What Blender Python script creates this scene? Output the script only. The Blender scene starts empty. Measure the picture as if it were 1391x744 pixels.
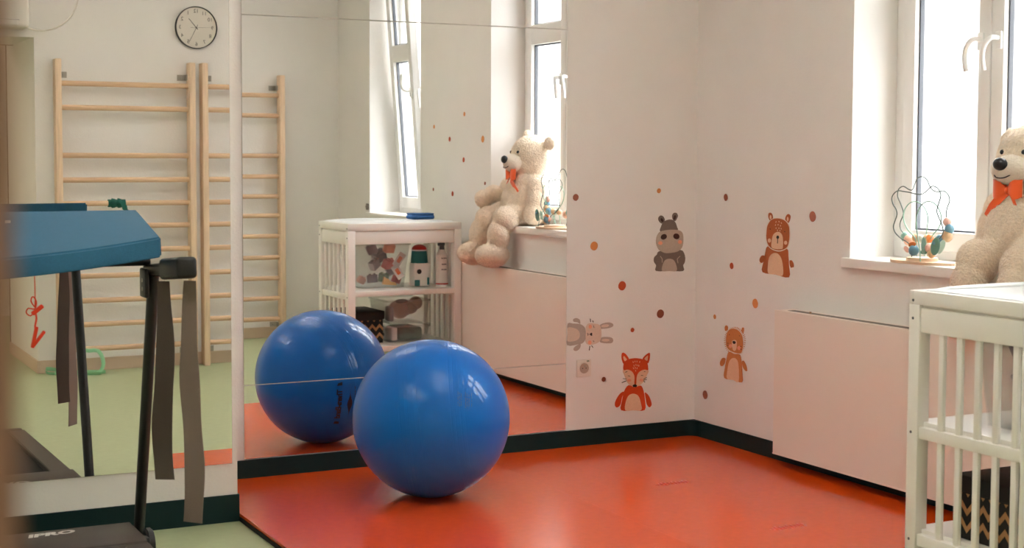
import bpy, bmesh, math, random
from mathutils import Vector, Matrix, Euler, noise
random.seed(7)
S = bpy.context.scene
COL = S.collection
R = math.radians
SKY, FILL, EXPO = 5.2, 12, 1.93
PI = math.pi

# ------------------------------------------------------------------ camera numbers (1391 x 744 frame)
F, CYP, PITCH, YAW, ROLL = 2055.71, 335.19, R(3.4745), R(27.155), R(0.206)
CAM = Vector((-4.3659, -6.4490, 1.4643))
fwd = Vector((math.sin(YAW)*math.cos(PITCH), math.cos(YAW)*math.cos(PITCH), -math.sin(PITCH)))
rt = Vector((math.cos(YAW), -math.sin(YAW), 0))
up = rt.cross(fwd)
rt, up = rt*math.cos(ROLL)+up*math.sin(ROLL), -rt*math.sin(ROLL)+up*math.cos(ROLL)
def on_plane(px, py, ax, v):                 # point of the wall plane ax = v seen at a pixel
    d = fwd + rt*((px-695.5)/F) - up*((py-CYP)/F)
    i = 'xyz'.index(ax)
    return CAM + d*((v-CAM[i])/d[i])

# ------------------------------------------------------------------ materials
def lin(c):
    return tuple((x/255/12.92 if x/255 <= .04045 else ((x/255+.055)/1.055)**2.4) for x in c) + (1,)
MATS = {}
def mat(name, rgb, rough=.6, metal=0, bump=0, bscale=60, spec=.5, vary=0, vscale=8, coat=0, sheen=0, trans=0, stretch=None):
    if name in MATS: return MATS[name]
    m = bpy.data.materials.new(name); m.use_nodes = True
    N, L = m.node_tree.nodes, m.node_tree.links
    b = N['Principled BSDF']
    c = lin(rgb)
    b.inputs['Base Color'].default_value = c
    b.inputs['Roughness'].default_value = rough
    b.inputs['Metallic'].default_value = metal
    b.inputs['Specular IOR Level'].default_value = spec
    b.inputs['Coat Weight'].default_value = coat
    b.inputs['Sheen Weight'].default_value = sheen
    b.inputs['Subsurface Weight'].default_value = 0
    tc = N.new('ShaderNodeTexCoord'); mp = N.new('ShaderNodeMapping')
    L.new(tc.outputs['Object'], mp.inputs['Vector'])
    if stretch: mp.inputs['Scale'].default_value = stretch
    if vary:
        n = N.new('ShaderNodeTexNoise'); n.inputs['Scale'].default_value = vscale; n.inputs['Detail'].default_value = 5
        L.new(mp.outputs[0], n.inputs['Vector'])
        r = N.new('ShaderNodeValToRGB')
        r.color_ramp.elements[0].position = .3; r.color_ramp.elements[1].position = .7
        r.color_ramp.elements[0].color = tuple(x*(1-vary) for x in c[:3])+(1,)
        r.color_ramp.elements[1].color = tuple(min(1, x*(1+vary)) for x in c[:3])+(1,)
        L.new(n.outputs['Fac'], r.inputs['Fac']); L.new(r.outputs['Color'], b.inputs['Base Color'])
    if bump:
        n = N.new('ShaderNodeTexNoise'); n.inputs['Scale'].default_value = bscale; n.inputs['Detail'].default_value = 4
        L.new(mp.outputs[0], n.inputs['Vector'])
        bp = N.new('ShaderNodeBump'); bp.inputs['Strength'].default_value = bump; bp.inputs['Distance'].default_value = .01
        L.new(n.outputs['Fac'], bp.inputs['Height']); L.new(bp.outputs['Normal'], b.inputs['Normal'])
    MATS[name] = m
    return m
def clear(name, rgb, haze, rough=.05):
    m = bpy.data.materials.new(name); m.use_nodes = True
    N, L = m.node_tree.nodes, m.node_tree.links
    N.remove(N['Principled BSDF']); out = N['Material Output']
    t = N.new('ShaderNodeBsdfTransparent'); t.inputs[0].default_value = (.97, .98, .98, 1)
    d = N.new('ShaderNodeBsdfDiffuse'); d.inputs[0].default_value = lin(rgb)
    g = N.new('ShaderNodeBsdfGlossy'); g.inputs['Roughness'].default_value = rough
    f = N.new('ShaderNodeValue'); f.outputs[0].default_value = .045
    a = N.new('ShaderNodeMixShader'); a.inputs[0].default_value = haze
    b = N.new('ShaderNodeMixShader')
    L.new(t.outputs[0], a.inputs[1]); L.new(d.outputs[0], a.inputs[2])
    L.new(f.outputs[0], b.inputs[0]); L.new(a.outputs[0], b.inputs[1]); L.new(g.outputs[0], b.inputs[2])
    L.new(b.outputs[0], out.inputs['Surface'])
    return m

WALL = mat('wall_paint', (238, 235, 231), .75, bump=.12, bscale=90, spec=.25, vary=.02, vscale=3)
CEIL = mat('ceiling_paint', (240, 235, 226), .9)
FLOOR = mat('green_floor_vinyl', (174, 184, 144), .42, bump=.05, bscale=200, vary=.04, vscale=25)
ORANGE = mat('orange_mat_vinyl', (224, 78, 18), .2, bump=.03, bscale=420, vary=.04, vscale=30, spec=1)
ORANGE_MARK = mat('mat_emboss', (206, 60, 16), .55)
ORANGE2 = mat('orange_mat_vinyl_glossier', (224, 78, 18), .17, bump=.03, bscale=420, vary=.04, vscale=30, spec=1)
DARKFOAM = mat('mat_underside', (36, 20, 16), .9)
BASEB = mat('baseboard_dark_green', (5, 40, 41), .5, bump=.05, bscale=120, spec=.3)
SKIRT = mat('beige_skirting', (214, 190, 168), .5)
WHITE = mat('white_lacquer', (242, 239, 233), .4, spec=.4)
PVC = mat('white_window_plastic', (238, 237, 234), .35)
COVER = mat('radiator_cover_board', (238, 228, 217), .55, spec=.3)
GREYRUB = mat('grey_rubber_seal', (92, 94, 100), .6)
BLACK = mat('black_plastic', (22, 22, 22), .45, bump=.1, bscale=300)
BLACKMETAL = mat('black_powder_coat', (16, 17, 18), .35, spec=.5)
HOOD = mat('treadmill_hood', (62, 52, 45), .5, bump=.12, bscale=350)
BELT = mat('treadmill_belt', (18, 17, 17), .8, bump=.2, bscale=300)
LETTER = mat('white_print', (225, 222, 216), .6)
BLUEFOAM = mat('blue_foam', (34, 100, 134), .8, bump=.25, bscale=450, vary=.06, vscale=120, sheen=.2)
STRAP1 = mat('dark_brown_webbing', (78, 66, 56), .85, bump=.4, bscale=350)
STRAP2 = mat('taupe_webbing', (136, 118, 106), .85, bump=.4, bscale=350)
REDPL = mat('red_orange_plastic', (226, 52, 14), .4)
WOOD = mat('beech_wood', (232, 203, 172), .5, vary=.09, vscale=9, stretch=(9, 9, .7))
WOODH = mat('beech_rung_wood', (223, 188, 154), .5, vary=.09, vscale=9, stretch=(.7, 9, 9))
STEEL = mat('zinc_steel', (172, 167, 158), .4, metal=.5)
FUR = mat('cream_plush_fur', (244, 226, 204), .95, bump=.9, bscale=110, spec=.1, vary=.07, vscale=60, sheen=.6)
FURW = mat('pale_plush_fur', (244, 232, 216), .95, bump=.7, bscale=130, spec=.1, sheen=.6)
NOSE = mat('black_nose', (14, 18, 24), .3)
RIBBON = mat('orange_ribbon', (244, 96, 30), .45, sheen=.3)
BROWNFUR = mat('brown_plush_fur', (150, 112, 84), .95, bump=.9, bscale=160, spec=.1, sheen=.5)
TRIM = mat('brown_door_trim', (128, 104, 90), .5, vary=.08, vscale=6, stretch=(8, 8, .8))
SOCK = mat('socket_plastic', (236, 228, 218), .3)
ACPL = mat('aircon_plastic', (228, 222, 212), .45)
GREENB = mat('green_latex', (148, 206, 160), .5)
DKGREEN = mat('dark_green_cloth', (18, 96, 84), .8)
CLOCKF = mat('clock_face', (226, 218, 206), .5)
CLOCKN = mat('clock_print', (96, 88, 80), .6)
CLOCKR = mat('clock_rim_black', (40, 38, 36), .35)
PADM = mat('changing_pad_vinyl', (236, 240, 242), .35)
BLUECL = mat('blue_cloth', (58, 108, 172), .9)
KRAFT = mat('kraft_brown', (190, 138, 92), .8)
BOXBLK = mat('black_card', (20, 19, 19), .7)
CLEARP = clear('clear_plastic', (235, 235, 232), .10, .08)
GLASS = clear('window_glass', (255, 255, 255), .0, .0)

mm = bpy.data.materials.new('mirror_silver'); mm.use_nodes = True
b_ = mm.node_tree.nodes['Principled BSDF']
b_.inputs['Metallic'].default_value = 1; b_.inputs['Roughness'].default_value = 0
b_.inputs['Base Color'].default_value = (.94, .932, .922, 1)
MIRROR = mm
MEDGE = mat('mirror_glass_edge', (206, 200, 190), .3)

# ------------------------------------------------------------------ mesh helpers
class MB:
    def __init__(s): s.bm = bmesh.new()
    def box(s, x0, x1, y0, y1, z0, z1, bev=0, seg=2, M=None):
        r = bmesh.ops.create_cube(s.bm, size=1)
        vs = r['verts']
        for v in vs:
            v.co = Vector(((x0+x1)/2+v.co.x*(x1-x0), (y0+y1)/2+v.co.y*(y1-y0), (z0+z1)/2+v.co.z*(z1-z0)))
        if bev:
            es = list({e for v in vs for e in v.link_edges})
            q = bmesh.ops.bevel(s.bm, geom=es, offset=bev, segments=seg, affect='EDGES', profile=.5)
            vs = list({v for f in q['faces'] for v in f.verts} | {v for v in vs if v.is_valid})
        if M is not None:
            for v in vs: v.co = M @ v.co
        return s
    def cyl(s, p0, p1, r0, r1=None, n=16, cap=True):
        p0, p1 = Vector(p0), Vector(p1); r1 = r0 if r1 is None else r1
        d = p1-p0
        M = Matrix.Translation((p0+p1)/2) @ d.to_track_quat('Z', 'Y').to_matrix().to_4x4()
        bmesh.ops.create_cone(s.bm, cap_ends=cap, segments=n, radius1=r0, radius2=r1, depth=d.length, matrix=M)
        return s
    def tube(s, pts, r, n=8, flat=None, smooth=3):
        pts = [Vector(p) for p in pts]
        if smooth and len(pts) > 2:
            q = []
            for i in range(len(pts)-1):
                a, b, c, d = pts[max(i-1, 0)], pts[i], pts[i+1], pts[min(i+2, len(pts)-1)]
                for k in range(smooth):
                    t = k/smooth
                    q.append(.5*((2*b)+(c-a)*t+(2*a-5*b+4*c-d)*t*t+(3*b-a-3*c+d)*t**3))
            pts = q+[pts[-1]]
        rings = []; prev = None
        for i, p in enumerate(pts):
            t = (pts[min(i+1, len(pts)-1)]-pts[max(i-1, 0)]).normalized()
            if prev is None:
                prev = t.orthogonal().normalized()
                if flat: prev = (Vector(flat)-t*t.dot(Vector(flat))).normalized()
            u = (prev-t*prev.dot(t)).normalized(); prev = u; w = t.cross(u)
            ru, rw = (r if isinstance(r, tuple) else (r, r))
            rings.append([s.bm.verts.new(p+u*ru*math.cos(2*PI*k/n)+w*rw*math.sin(2*PI*k/n)) for k in range(n)])
        for a, b in zip(rings, rings[1:]):
            for k in range(n): s.bm.faces.new((a[k], a[(k+1) % n], b[(k+1) % n], b[k]))
        s.bm.faces.new(rings[0][::-1]); s.bm.faces.new(rings[-1])
        return s
    def ell(s, c, r, rot=(0, 0, 0), u=20, v=12):
        r = (r, r, r) if not isinstance(r, tuple) else r
        M = Matrix.Translation(c) @ Euler(rot).to_matrix().to_4x4() @ Matrix.Diagonal((*r, 1))
        bmesh.ops.create_uvsphere(s.bm, u_segments=u, v_segments=v, radius=1, matrix=M)
        return s
    def prism(s, pts, off):                    # closed outline in 3D pushed along off
        off = Vector(off)
        a = [s.bm.verts.new(Vector(p)) for p in pts]; b = [s.bm.verts.new(Vector(p)+off) for p in pts]
        n = len(a)
        s.bm.faces.new(a[::-1]); s.bm.faces.new(b)
        for i in range(n): s.bm.faces.new((a[i], a[(i+1) % n], b[(i+1) % n], b[i]))
        return s
    def ribbon(s, pts, width, thick=.0015):    # flat strap; width is a vector
        pts = [Vector(p) for p in pts]; w = Vector(width)/2
        rows = []
        for i, p in enumerate(pts):
            t = (pts[min(i+1, len(pts)-1)]-pts[max(i-1, 0)]).normalized(); n = t.cross(w).normalized()*thick
            rows.append([s.bm.verts.new(p-w-n), s.bm.verts.new(p+w-n), s.bm.verts.new(p+w+n), s.bm.verts.new(p-w+n)])
        for a, b in zip(rows, rows[1:]):
            for k in range(4): s.bm.faces.new((a[k], a[(k+1) % 4], b[(k+1) % 4], b[k]))
        s.bm.faces.new(rows[0][::-1]); s.bm.faces.new(rows[-1])
        return s
    def grid(s, fn, nu, nv):
        V = [[s.bm.verts.new(fn(i/nu, j/nv)) for j in range(nv+1)] for i in range(nu+1)]
        for i in range(nu):
            for j in range(nv): s.bm.faces.new((V[i][j], V[i+1][j], V[i+1][j+1], V[i][j+1]))
        return s
    def text(s, body, fn, size=1, bold=0, shear=0, align='CENTER', space=1, extrude=0):
        cu = bpy.data.curves.new('t', 'FONT'); cu.body = body; cu.size = size; cu.align_x = align; cu.align_y = 'CENTER'
        cu.offset = bold; cu.shear = shear; cu.space_character = space; cu.extrude = extrude; cu.resolution_u = 3
        o = bpy.data.objects.new('t', cu); COL.objects.link(o)
        dg = bpy.context.evaluated_depsgraph_get(); me = bpy.data.meshes.new_from_object(o.evaluated_get(dg))
        bm2 = bmesh.new(); bm2.from_mesh(me)
        bmesh.ops.remove_doubles(bm2, verts=bm2.verts, dist=1e-5)
        mp = {v.index: s.bm.verts.new(fn(v.co.x, v.co.y, v.co.z)) for v in bm2.verts}
        for f in bm2.faces:
            try: s.bm.faces.new([mp[v.index] for v in f.verts])
            except ValueError: pass
        bm2.free(); bpy.data.objects.remove(o); bpy.data.curves.remove(cu); bpy.data.meshes.remove(me)
        return s
    def build(s, name, m, parent=None, smooth=False, base=None, angle=40):
        bmesh.ops.recalc_face_normals(s.bm, faces=s.bm.faces)
        o0 = Vector(base) if base is not None else Vector((0, 0, 0))
        if parent is not None: o0 = world(parent)
        for v in s.bm.verts: v.co -= o0
        me = bpy.data.meshes.new(name); s.bm.to_mesh(me); s.bm.free()
        me.materials.append(m)
        if smooth:
            for p in me.polygons: p.use_smooth = True
            try: me.set_sharp_from_angle(angle=R(angle))
            except Exception: pass
        o = bpy.data.objects.new(name, me); COL.objects.link(o)
        if parent is not None: o.parent = parent
        else: o.location = o0
        return o
def world(o):
    v = Vector((0, 0, 0))
    while o is not None: v += o.location; o = o.parent
    return v
def tag(o, label=None, cat=None, group=None, kind=None):
    for k, v in (('label', label), ('category', cat), ('group', group), ('kind', kind)):
        if v: o[k] = v
    return o
def thing(name, loc, label, cat, group=None, kind=None):
    o = bpy.data.objects.new(name, None); o.location = loc; o.empty_display_size = .1; COL.objects.link(o)
    return tag(o, label, cat, group, kind)
def struct(name, mb, m, **k): return tag(mb.build(name, m, **k), name.replace('_', ' '), kind='structure')

# ------------------------------------------------------------------ room shell
D = -5.173          # wall with the bars and the doorway
JY = -.632          # the part of the mirror wall that stands forward
JX = -2.611
XL, ZC = -6.2, 3.2
W1 = (-2.378, -1.204); W2 = (-4.484, -3.511); WZ = (.985, 2.98); WT = .42

struct('floor', MB().box(XL-.2, .0, -9, .0, -.1, 0), FLOOR)
struct('ceiling', MB().box(XL-.2, .42, -9, .2, ZC, ZC+.1), CEIL)
m = MB()
ys = [-9, W2[0], W2[1], W1[0], W1[1], .2]
for a, b in ((ys[0], ys[1]), (ys[2], ys[3]), (ys[4], ys[5])): m.box(0, WT, a, b, -.1, ZC)
for a, b in (W1, W2): m.box(0, WT, a, b, -.1, WZ[0]); m.box(0, WT, a, b, WZ[1], ZC)
struct('wall_window', m, WALL)
struct('wall_mirror', MB().box(JX-.3, 0, 0, .2, -.1, ZC), WALL)
struct('wall_left_forward', MB().box(XL, JX, JY, .2, -.1, ZC), WALL)
struct('wall_left', MB().box(XL-.2, XL, -9, .2, -.1, ZC), WALL)
DX0, DX1, DZ, DY1 = -4.2975, -2.597, 2.225, -5.97     # doorway
m = MB()
m.box(DX1, 0, -6.32, D, -.1, ZC); m.box(XL, DX0, DY1, D, -.1, ZC); m.box(DX0, DX1, DY1, D, DZ, ZC); m.box(DX0, DX1, -6.32, DY1, DZ+.02, ZC)
struct('wall_bars', m, WALL)
struct('wall_corridor', MB().box(XL, 0, -9.1, -9, -.1, ZC), WALL)
# corridor-side door frame in brown wood around the doorway
m = MB().box(DX0-.09, DX0+.003, DY1-.03, DY1+.0, 0, DZ+.09, .004)
m.box(DX1-.004, DX1+.09, -6.35, -6.32, 0, DZ+.09, .004); m.box(DX0, DX1-.005, DY1-.03, DY1, DZ-.004, DZ+.019, .004)
struct('trim_1', m, TRIM)

# baseboards
HB = .1097
m = MB()
pr_ = [(JX+.001, -.0008), (-.055, -.0008)]
out = [Vector((JX, 0, 0)), Vector((-.06, 0, 0))]
inn = [(JX, -.008), (-.075, -.008)]
for k in range(7):
    a = PI/2*k/6
    inn.append((-.075+.067*math.sin(a), -.075+.067*math.cos(a)))
inn += [(-.008, -.12)]
outer = [(0, -.12), (0, 0), (JX, 0)]
m.prism([(x, y, 0) for x, y in inn+outer], (0, 0, HB))
struct('baseboard_mirror', m, BASEB)
struct('baseboard_window', MB().box(-.008, 0, D, -.12, 0, HB, .002), BASEB)
struct('baseboard_forward', MB().box(XL, JX+.006, JY-.008, JY, 0, HB, .002), BASEB)
struct('baseboard_forward_side', MB().box(JX, JX+.006, JY, -.008, 0, HB, .0015), BASEB)
m = MB().box(DX1, -.01, D, D+.012, 0, .085, .003)
m.box(DX1-.012, DX1, -6.32, D+.012, 0, .085, .003); m.box(XL, DX0, D, D+.012, 0, .085, .003)
struct('baseboard_bars', m, SKIRT)

# floor mats (they meet along x = -1.255)
m = MB()
o = m.prism([(-2.603, -.645, .002), (-2.603, -.012, .002), (-1.2553, -.012, .002), (-1.2553, -1.95, .002), (-2.612, -1.96, .002)], (0, 0, .028))
A = thing('floor_mat', (-1.9, -1, 0), 'orange floor mat under the blue ball, beside the treadmill', 'mat', 'orange floor mats')
m.build('mat_surface', ORANGE, A)
MB().prism([(-2.606, -.64, 0), (-2.606, -.010, 0), (-1.2553, -.010, 0), (-1.2553, -1.955, 0), (-2.616, -1.965, 0)], (0, 0, .018)).build('mat_underside', DARKFOAM, A)
B = thing('floor_mat', (-.65, -1.2, 0), 'orange floor mat along the radiator cover and window wall', 'mat', 'orange floor mats')
MB().prism([(-1.2548, -2.5, .002), (-1.2548, -.012, .002), (-.03, -.012, .002), (-.012, -.03, .002), (-.012, -2.5, .002)], (0, 0, .028)).build('mat_surface', ORANGE2, B)
MB().prism([(-1.2547, -2.505, 0), (-1.2547, -.011, 0), (-.03, -.011, 0), (-.011, -.03, 0), (-.011, -2.505, 0)], (0, 0, .018)).build('mat_underside', DARKFOAM, B)
# faint pressed-in maker's stamps on the mat: slanted strokes, not readable
for cx, cy in ((-.742, -.93), (-.772, -1.79)):
    m = MB()
    for k in range(9):
        u = -.075+.018*k
        h = .018+.012*((k*5) % 3)/2
        m.prism([(cx+u, cy-h, .0301), (cx+u+.008, cy-h, .0301), (cx+u+.02, cy+h, .0301), (cx+u+.012, cy+h, .0301)], (0, 0, .0006))
    m.box(cx-.085, cx+.09, cy-.002, cy+.002, .0301, .0306)
    m.build('pressed_stamp', ORANGE_MARK, B)

# ------------------------------------------------------------------ mirrors
def mirror(x0, x1, y, z0, z1, label):
    t = thing('wall_mirror', ((x0+x1)/2, y, z0), label, 'mirror', 'wall mirrors')
    m = MB().box(x0, x1, y-.0045, y, z0, z1)
    m.build('glass_edge', MEDGE, t)
    MB().box(x0+.0012, x1-.0012, y-.005, y-.0044, z0+.0012, z1-.0012).build('mirror_face', MIRROR, t)
ML, MR = -2.3896, -.7594
mirror(ML, MR, 0, HB+.004, .4420, 'low narrow mirror panel just above the dark baseboard behind the ball')
mirror(ML, MR, 0, .4442, 2.0695, 'tall middle mirror panel on the wall behind the blue ball')
mirror(ML, MR, 0, 2.0717, 3.0, 'uppermost mirror panel of the stack behind the blue ball')
mirror(-5.4, -2.632, JY, .2346, 2.75, 'large mirror behind the treadmill on the forward wall')

# ------------------------------------------------------------------ windows
def stile_frame(m, y0, y1, z0, z1, x0, x1, w, wb, bev=.006, M=None):
    m.box(x0, x1, y0, y0+w, z0, z1, bev, 2, M); m.box(x0, x1, y1-w, y1, z0, z1, bev, 2, M)
    m.box(x0, x1, y0+w*.9, y1-w*.9, z0, z0+wb, bev, 2, M); m.box(x0, x1, y0+w*.9, y1-w*.9, z1-wb, z1, bev, 2, M)
def handle(m, y, z, x, d, M=None, upward=False):
    T = M if M is not None else Matrix.Identity(4)
    m.box(x-.012, x, y-.017, y+.017, z-.045, z+.03, .006, 2, M)
    s = -1 if not upward else 1
    pts = [(x-.008, y, z), (x-.045, y, z+.002), (x-.058, y+d*.015, z+s*.014), (x-.062, y+d*.03, z+s*.045), (x-.06, y+d*.034, z+s*.09), (x-.055, y+d*.03, z+s*.13)]
    m.tube([T @ Vector(p) for p in pts], .0105, 10)
def sash(win, y0, y1, z0, z1, hy, hd, bar, M=None, upward=False):
    xf, xb = .225, .285
    m = MB(); w = .068; wb = .085
    stile_frame(m, y0, y1, z0, z1, xf, xb, w, wb, .007, M)
    m.box(xf, xb, y0+w*.9, y1-w*.9, bar[0], bar[1], .007, 2, M)
    s = m.build('sash', PVC, win, True)
    m = MB(); q = .008
    for a, b in ((z0+wb, bar[0]), (bar[1], z1-wb)):
        m.box(xb-.035, xb-.012, y0+w-q*.2, y0+w+q, a, b, 0, 2, M); m.box(xb-.035, xb-.012, y1-w-q, y1-w+q*.2, a, b, 0, 2, M)
        m.box(xb-.035, xb-.012, y0+w, y1-w, a-q*.2, a+q, 0, 2, M); m.box(xb-.035, xb-.012, y0+w, y1-w, b-q, b+q*.2, 0, 2, M)
    m.build('glazing_seal', GREYRUB, s)
    m = MB()
    for a, b in ((z0+wb, bar[0]), (bar[1], z1-wb)): m.box(xb-.028, xb-.022, y0+w, y1-w, a, b, 0, 2, M)
    m.build('pane', GLASS, s)
    m = MB(); handle(m, hy, 1.945, xf, hd, M, upward); m.build('handle', PVC, s, True)
def window(n, y0, y1, lab, tilt):
    w = thing('window_%d' % n, (.25, (y0+y1)/2, WZ[0]), lab, None, kind='structure')
    m = MB(); stile_frame(m, y0, y1, 1.018, WZ[1], .245, .315, .085, .045, .005)
    yc = (y0+y1)/2
    m.box(.25, .31, yc-.02, yc+.02, 1.05, WZ[1]-.04)
    m.build('window_frame', PVC, w, True)
    z0, z1 = 1.058, WZ[1]-.04; bar = (2.172, 2.30)
    sash(w, yc+.003, y1-.068, z0, z1, yc+.05, 1, bar)
    M = None
    if tilt:
        P = Matrix.Translation((.27, 0, z0)); M = P @ Matrix.Rotation(-R(tilt), 4, 'Y') @ P.inverted()
    sash(w, y0+.06, yc-.003, z0, z1, yc-.05, 1 if not tilt else -1, bar, M, bool(tilt))
    MB().box(.0015, .27, y0, y1, .9755, 1.0175, 0).build('window_sill_inner', WHITE, w, True)
    m = MB().box(-.03, .001, y0-.027, y1+.027, .9755, 1.0176, .004)
    m.build('window_sill', WHITE, w, True)
window(1, *W1, 'closed double window with white frames beside the animal stickers', 0)
window(2, *W2, 'double window with one sash tilted inwards, seen only in the mirror', 4.3)

# ------------------------------------------------------------------ radiator cover
t = thing('radiator_cover', (-.05, -1.765, .08), 'long pale radiator cover under the window beside the white changing table', 'radiator')
y0, y1, xr = -2.7296, -.80, -.1018
m = MB().box(xr, xr+.016, y0, y1, .0826, .744, .002)
m.box(xr+.016, -.002, y1-.016, y1, .0826, .744, .001); m.box(xr+.016, -.002, y0, y0+.016, .0826, .744, .001)
m.build('cover_panel', COVER, t)
m = MB().box(xr, -.001, y0, y1, .742, .7542, .002)
m.build('top_board', COVER, t)
MB().box(xr+.028, -.03, y0+.05, y1-.06, .7538, .7548).build('vent_slot', mat('slot_shadow', (120, 112, 104), .8), t)
for yy in (-1.01, -2.35): MB().cyl((-.06, yy, .7545), (-.06, yy, .7625), .006, .005, 10).build('screw_knob', mat('brass_knob', (150, 118, 88), .4), t, True)
MB().box(xr-.0015, xr+.001, y0, y1, .0826, .089).build('lower_edge_strip', COVER, t)

# ------------------------------------------------------------------ exercise ball
BC = Vector((-1.7825, -.6728, .3575)); BR = .331
t = thing('exercise_ball', (BC.x, BC.y, .03), 'large glossy blue exercise ball standing on the orange mat', 'ball')
bm_ = bpy.data.materials.new('blue_ball_vinyl'); bm_.use_nodes = True
N, L = bm_.node_tree.nodes, bm_.node_tree.links; b = N['Principled BSDF']
b.inputs['Base Color'].default_value = lin((0, 105, 196)); b.inputs['Roughness'].default_value = .36; b.inputs['Specular IOR Level'].default_value = .15; b.inputs['Coat Weight'].default_value = .45; b.inputs['Coat Roughness'].default_value = .07
AX = Vector((rt.x, rt.y, .10)).normalized()
tc = N.new('ShaderNodeTexCoord'); dt = N.new('ShaderNodeVectorMath'); dt.operation = 'DOT_PRODUCT'; dt.inputs[1].default_value = AX
L.new(tc.outputs['Object'], dt.inputs[0])
cr = N.new('ShaderNodeValToRGB'); mr = N.new('ShaderNodeMapRange')
mr.inputs['From Min'].default_value = -.34; mr.inputs['From Max'].default_value = .34
L.new(dt.outputs['Value'], mr.inputs['Value']); L.new(mr.outputs[0], cr.inputs[0])
e = cr.color_ramp.elements; e[0].color = (0, 0, 0, 1); e[1].color = (0, 0, 0, 1)
for off in (-.078, -.066, -.05, -.035, -.012, .005, .135, .152, .172, .19, .225, .236, -.26):
    c = (off+.34)/.68
    for dd, v in ((-.003, 0), (0, 1), (.003, 0)):
        if len(e) < 32:
            k = e.new(c+dd); k.color = (v, v, v, 1)
nz = N.new('ShaderNodeTexNoise'); nz.inputs['Scale'].default_value = 3
L.new(tc.outputs['Object'], nz.inputs['Vector'])
mu = N.new('ShaderNodeMath'); mu.operation = 'MULTIPLY'
L.new(cr.outputs['Color'], mu.inputs[0]); L.new(nz.outputs['Fac'], mu.inputs[1])
bp = N.new('ShaderNodeBump'); bp.inputs['Strength'].default_value = .35; bp.inputs['Distance'].default_value = .004
L.new(mu.outputs[0], bp.inputs['Height']); L.new(bp.outputs[0], b.inputs['Normal']); L.new(bp.outputs[0], b.inputs['Coat Normal'])
m = MB(); bmesh.ops.create_uvsphere(m.bm, u_segments=128, v_segments=80, radius=BR)
for v in m.bm.verts:
    v.co += BC
    v.co.z = max(v.co.z, .0305)
m.build('ball_skin', bm_, t, True, angle=80)
def ball_point(q, r=BR+.0008):
    return BC + (Vector(q)-BC).normalized()*r
def hit(o, d):
    d = d.normalized(); oc = o-BC; b = oc.dot(d); c = oc.dot(oc)-BR*BR
    return o+d*(-b-math.sqrt(max(b*b-c, 0)))
def mir_ray(px, py):
    d = fwd + rt*((px-695.5)/F) - up*((py-CYP)/F)
    return Vector((CAM.x, -CAM.y, CAM.z)), Vector((d.x, -d.y, d.z))
P0 = hit(*mir_ray(459.5, 549)); nrm = (P0-BC).normalized()
U = hit(*mir_ray(457.2, 576))-hit(*mir_ray(463, 523)); lenU = U.length; U.normalize()
V = (hit(*mir_ray(476, 551))-P0); V -= U*V.dot(U); V.normalize(); V = -V           # up of the letters
PRINT = mat('black_ball_print', (10, 22, 48), .45)
def bt(u, v): return ball_point(P0+U*u+V*v)
m = MB().text('Thera-Band', lambda x, y, z: bt(x*lenU*.98, y*lenU*.98), size=.185, bold=.0085, space=.86)
m.build('logo_lettering', PRINT, t)
m = MB()
pts = []
n = 24
top = [(-.5+k/n, -.26+.0+.062*math.exp(-((k/n-.5)/.16)**2)) for k in range(n+1)]
bot = [(-.5+k/n, -.262-.062*math.exp(-((k/n-.5)/.16)**2)) for k in range(n+1)]
for k in range(n):
    q = [bt(*(w*lenU*1.0 for w in a)) for a in (bot[k], bot[k+1], top[k+1], top[k])]
    m.bm.faces.new([m.bm.verts.new(p) for p in q])
for a, b, c, d in ((-.56, -.475, -.06, .075), (.475, .55, -.06, .075)):
    q = [bt(a*lenU, c*lenU), bt(b*lenU, c*lenU), bt(b*lenU*.985, d*lenU), bt(a*lenU*.96, d*lenU*.6)]
    m.bm.faces.new([m.bm.verts.new(p) for p in q])
m.build('logo_swoosh', PRINT, t)
def micro(m, f, u0, u1, v, h, seed):
    rr = random.Random(seed); u = u0
    while u < u1:
        w = rr.uniform(.006, .018)
        q = [f(u, v), f(min(u+w, u1), v), f(min(u+w, u1), v+h), f(u, v+h)]
        m.bm.faces.new([m.bm.verts.new(p) for p in q]); u += w+rr.uniform(.002, .006)
m = MB()
for k, (v, a, b_) in enumerate(((-.40, -.42, .42), (-.49, -.2, .24))):
    micro(m, lambda u, v: bt(u, v), a*lenU, b_*lenU, v*lenU, .004, k)
m.build('small_print', mat('faint_dark_print', (14, 44, 92), .45), t)
# faint rubbed print on the near side
def cam_ray(px, py): return CAM, fwd + rt*((px-695.5)/F) - up*((py-CYP)/F)
P1 = hit(*cam_ray(632, 542)); U1 = (hit(*cam_ray(632, 550))-hit(*cam_ray(632, 534))).normalized(); V1 = hit(*cam_ray(640, 542))-P1; V1 -= U1*V1.dot(U1); V1.normalize()
m = MB()
for k, v in enumerate((-.033, -.026, -.019, .0, .008, .016, .028)):
    micro(m, lambda u, w: ball_point(P1+U1*u+V1*w), -.03+.004*(k % 3), .03+.006*(k % 2), v, .0024, 20+k)
m.build('rubbed_print', mat('faint_brown_print', (66, 98, 140), .5), t)

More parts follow.
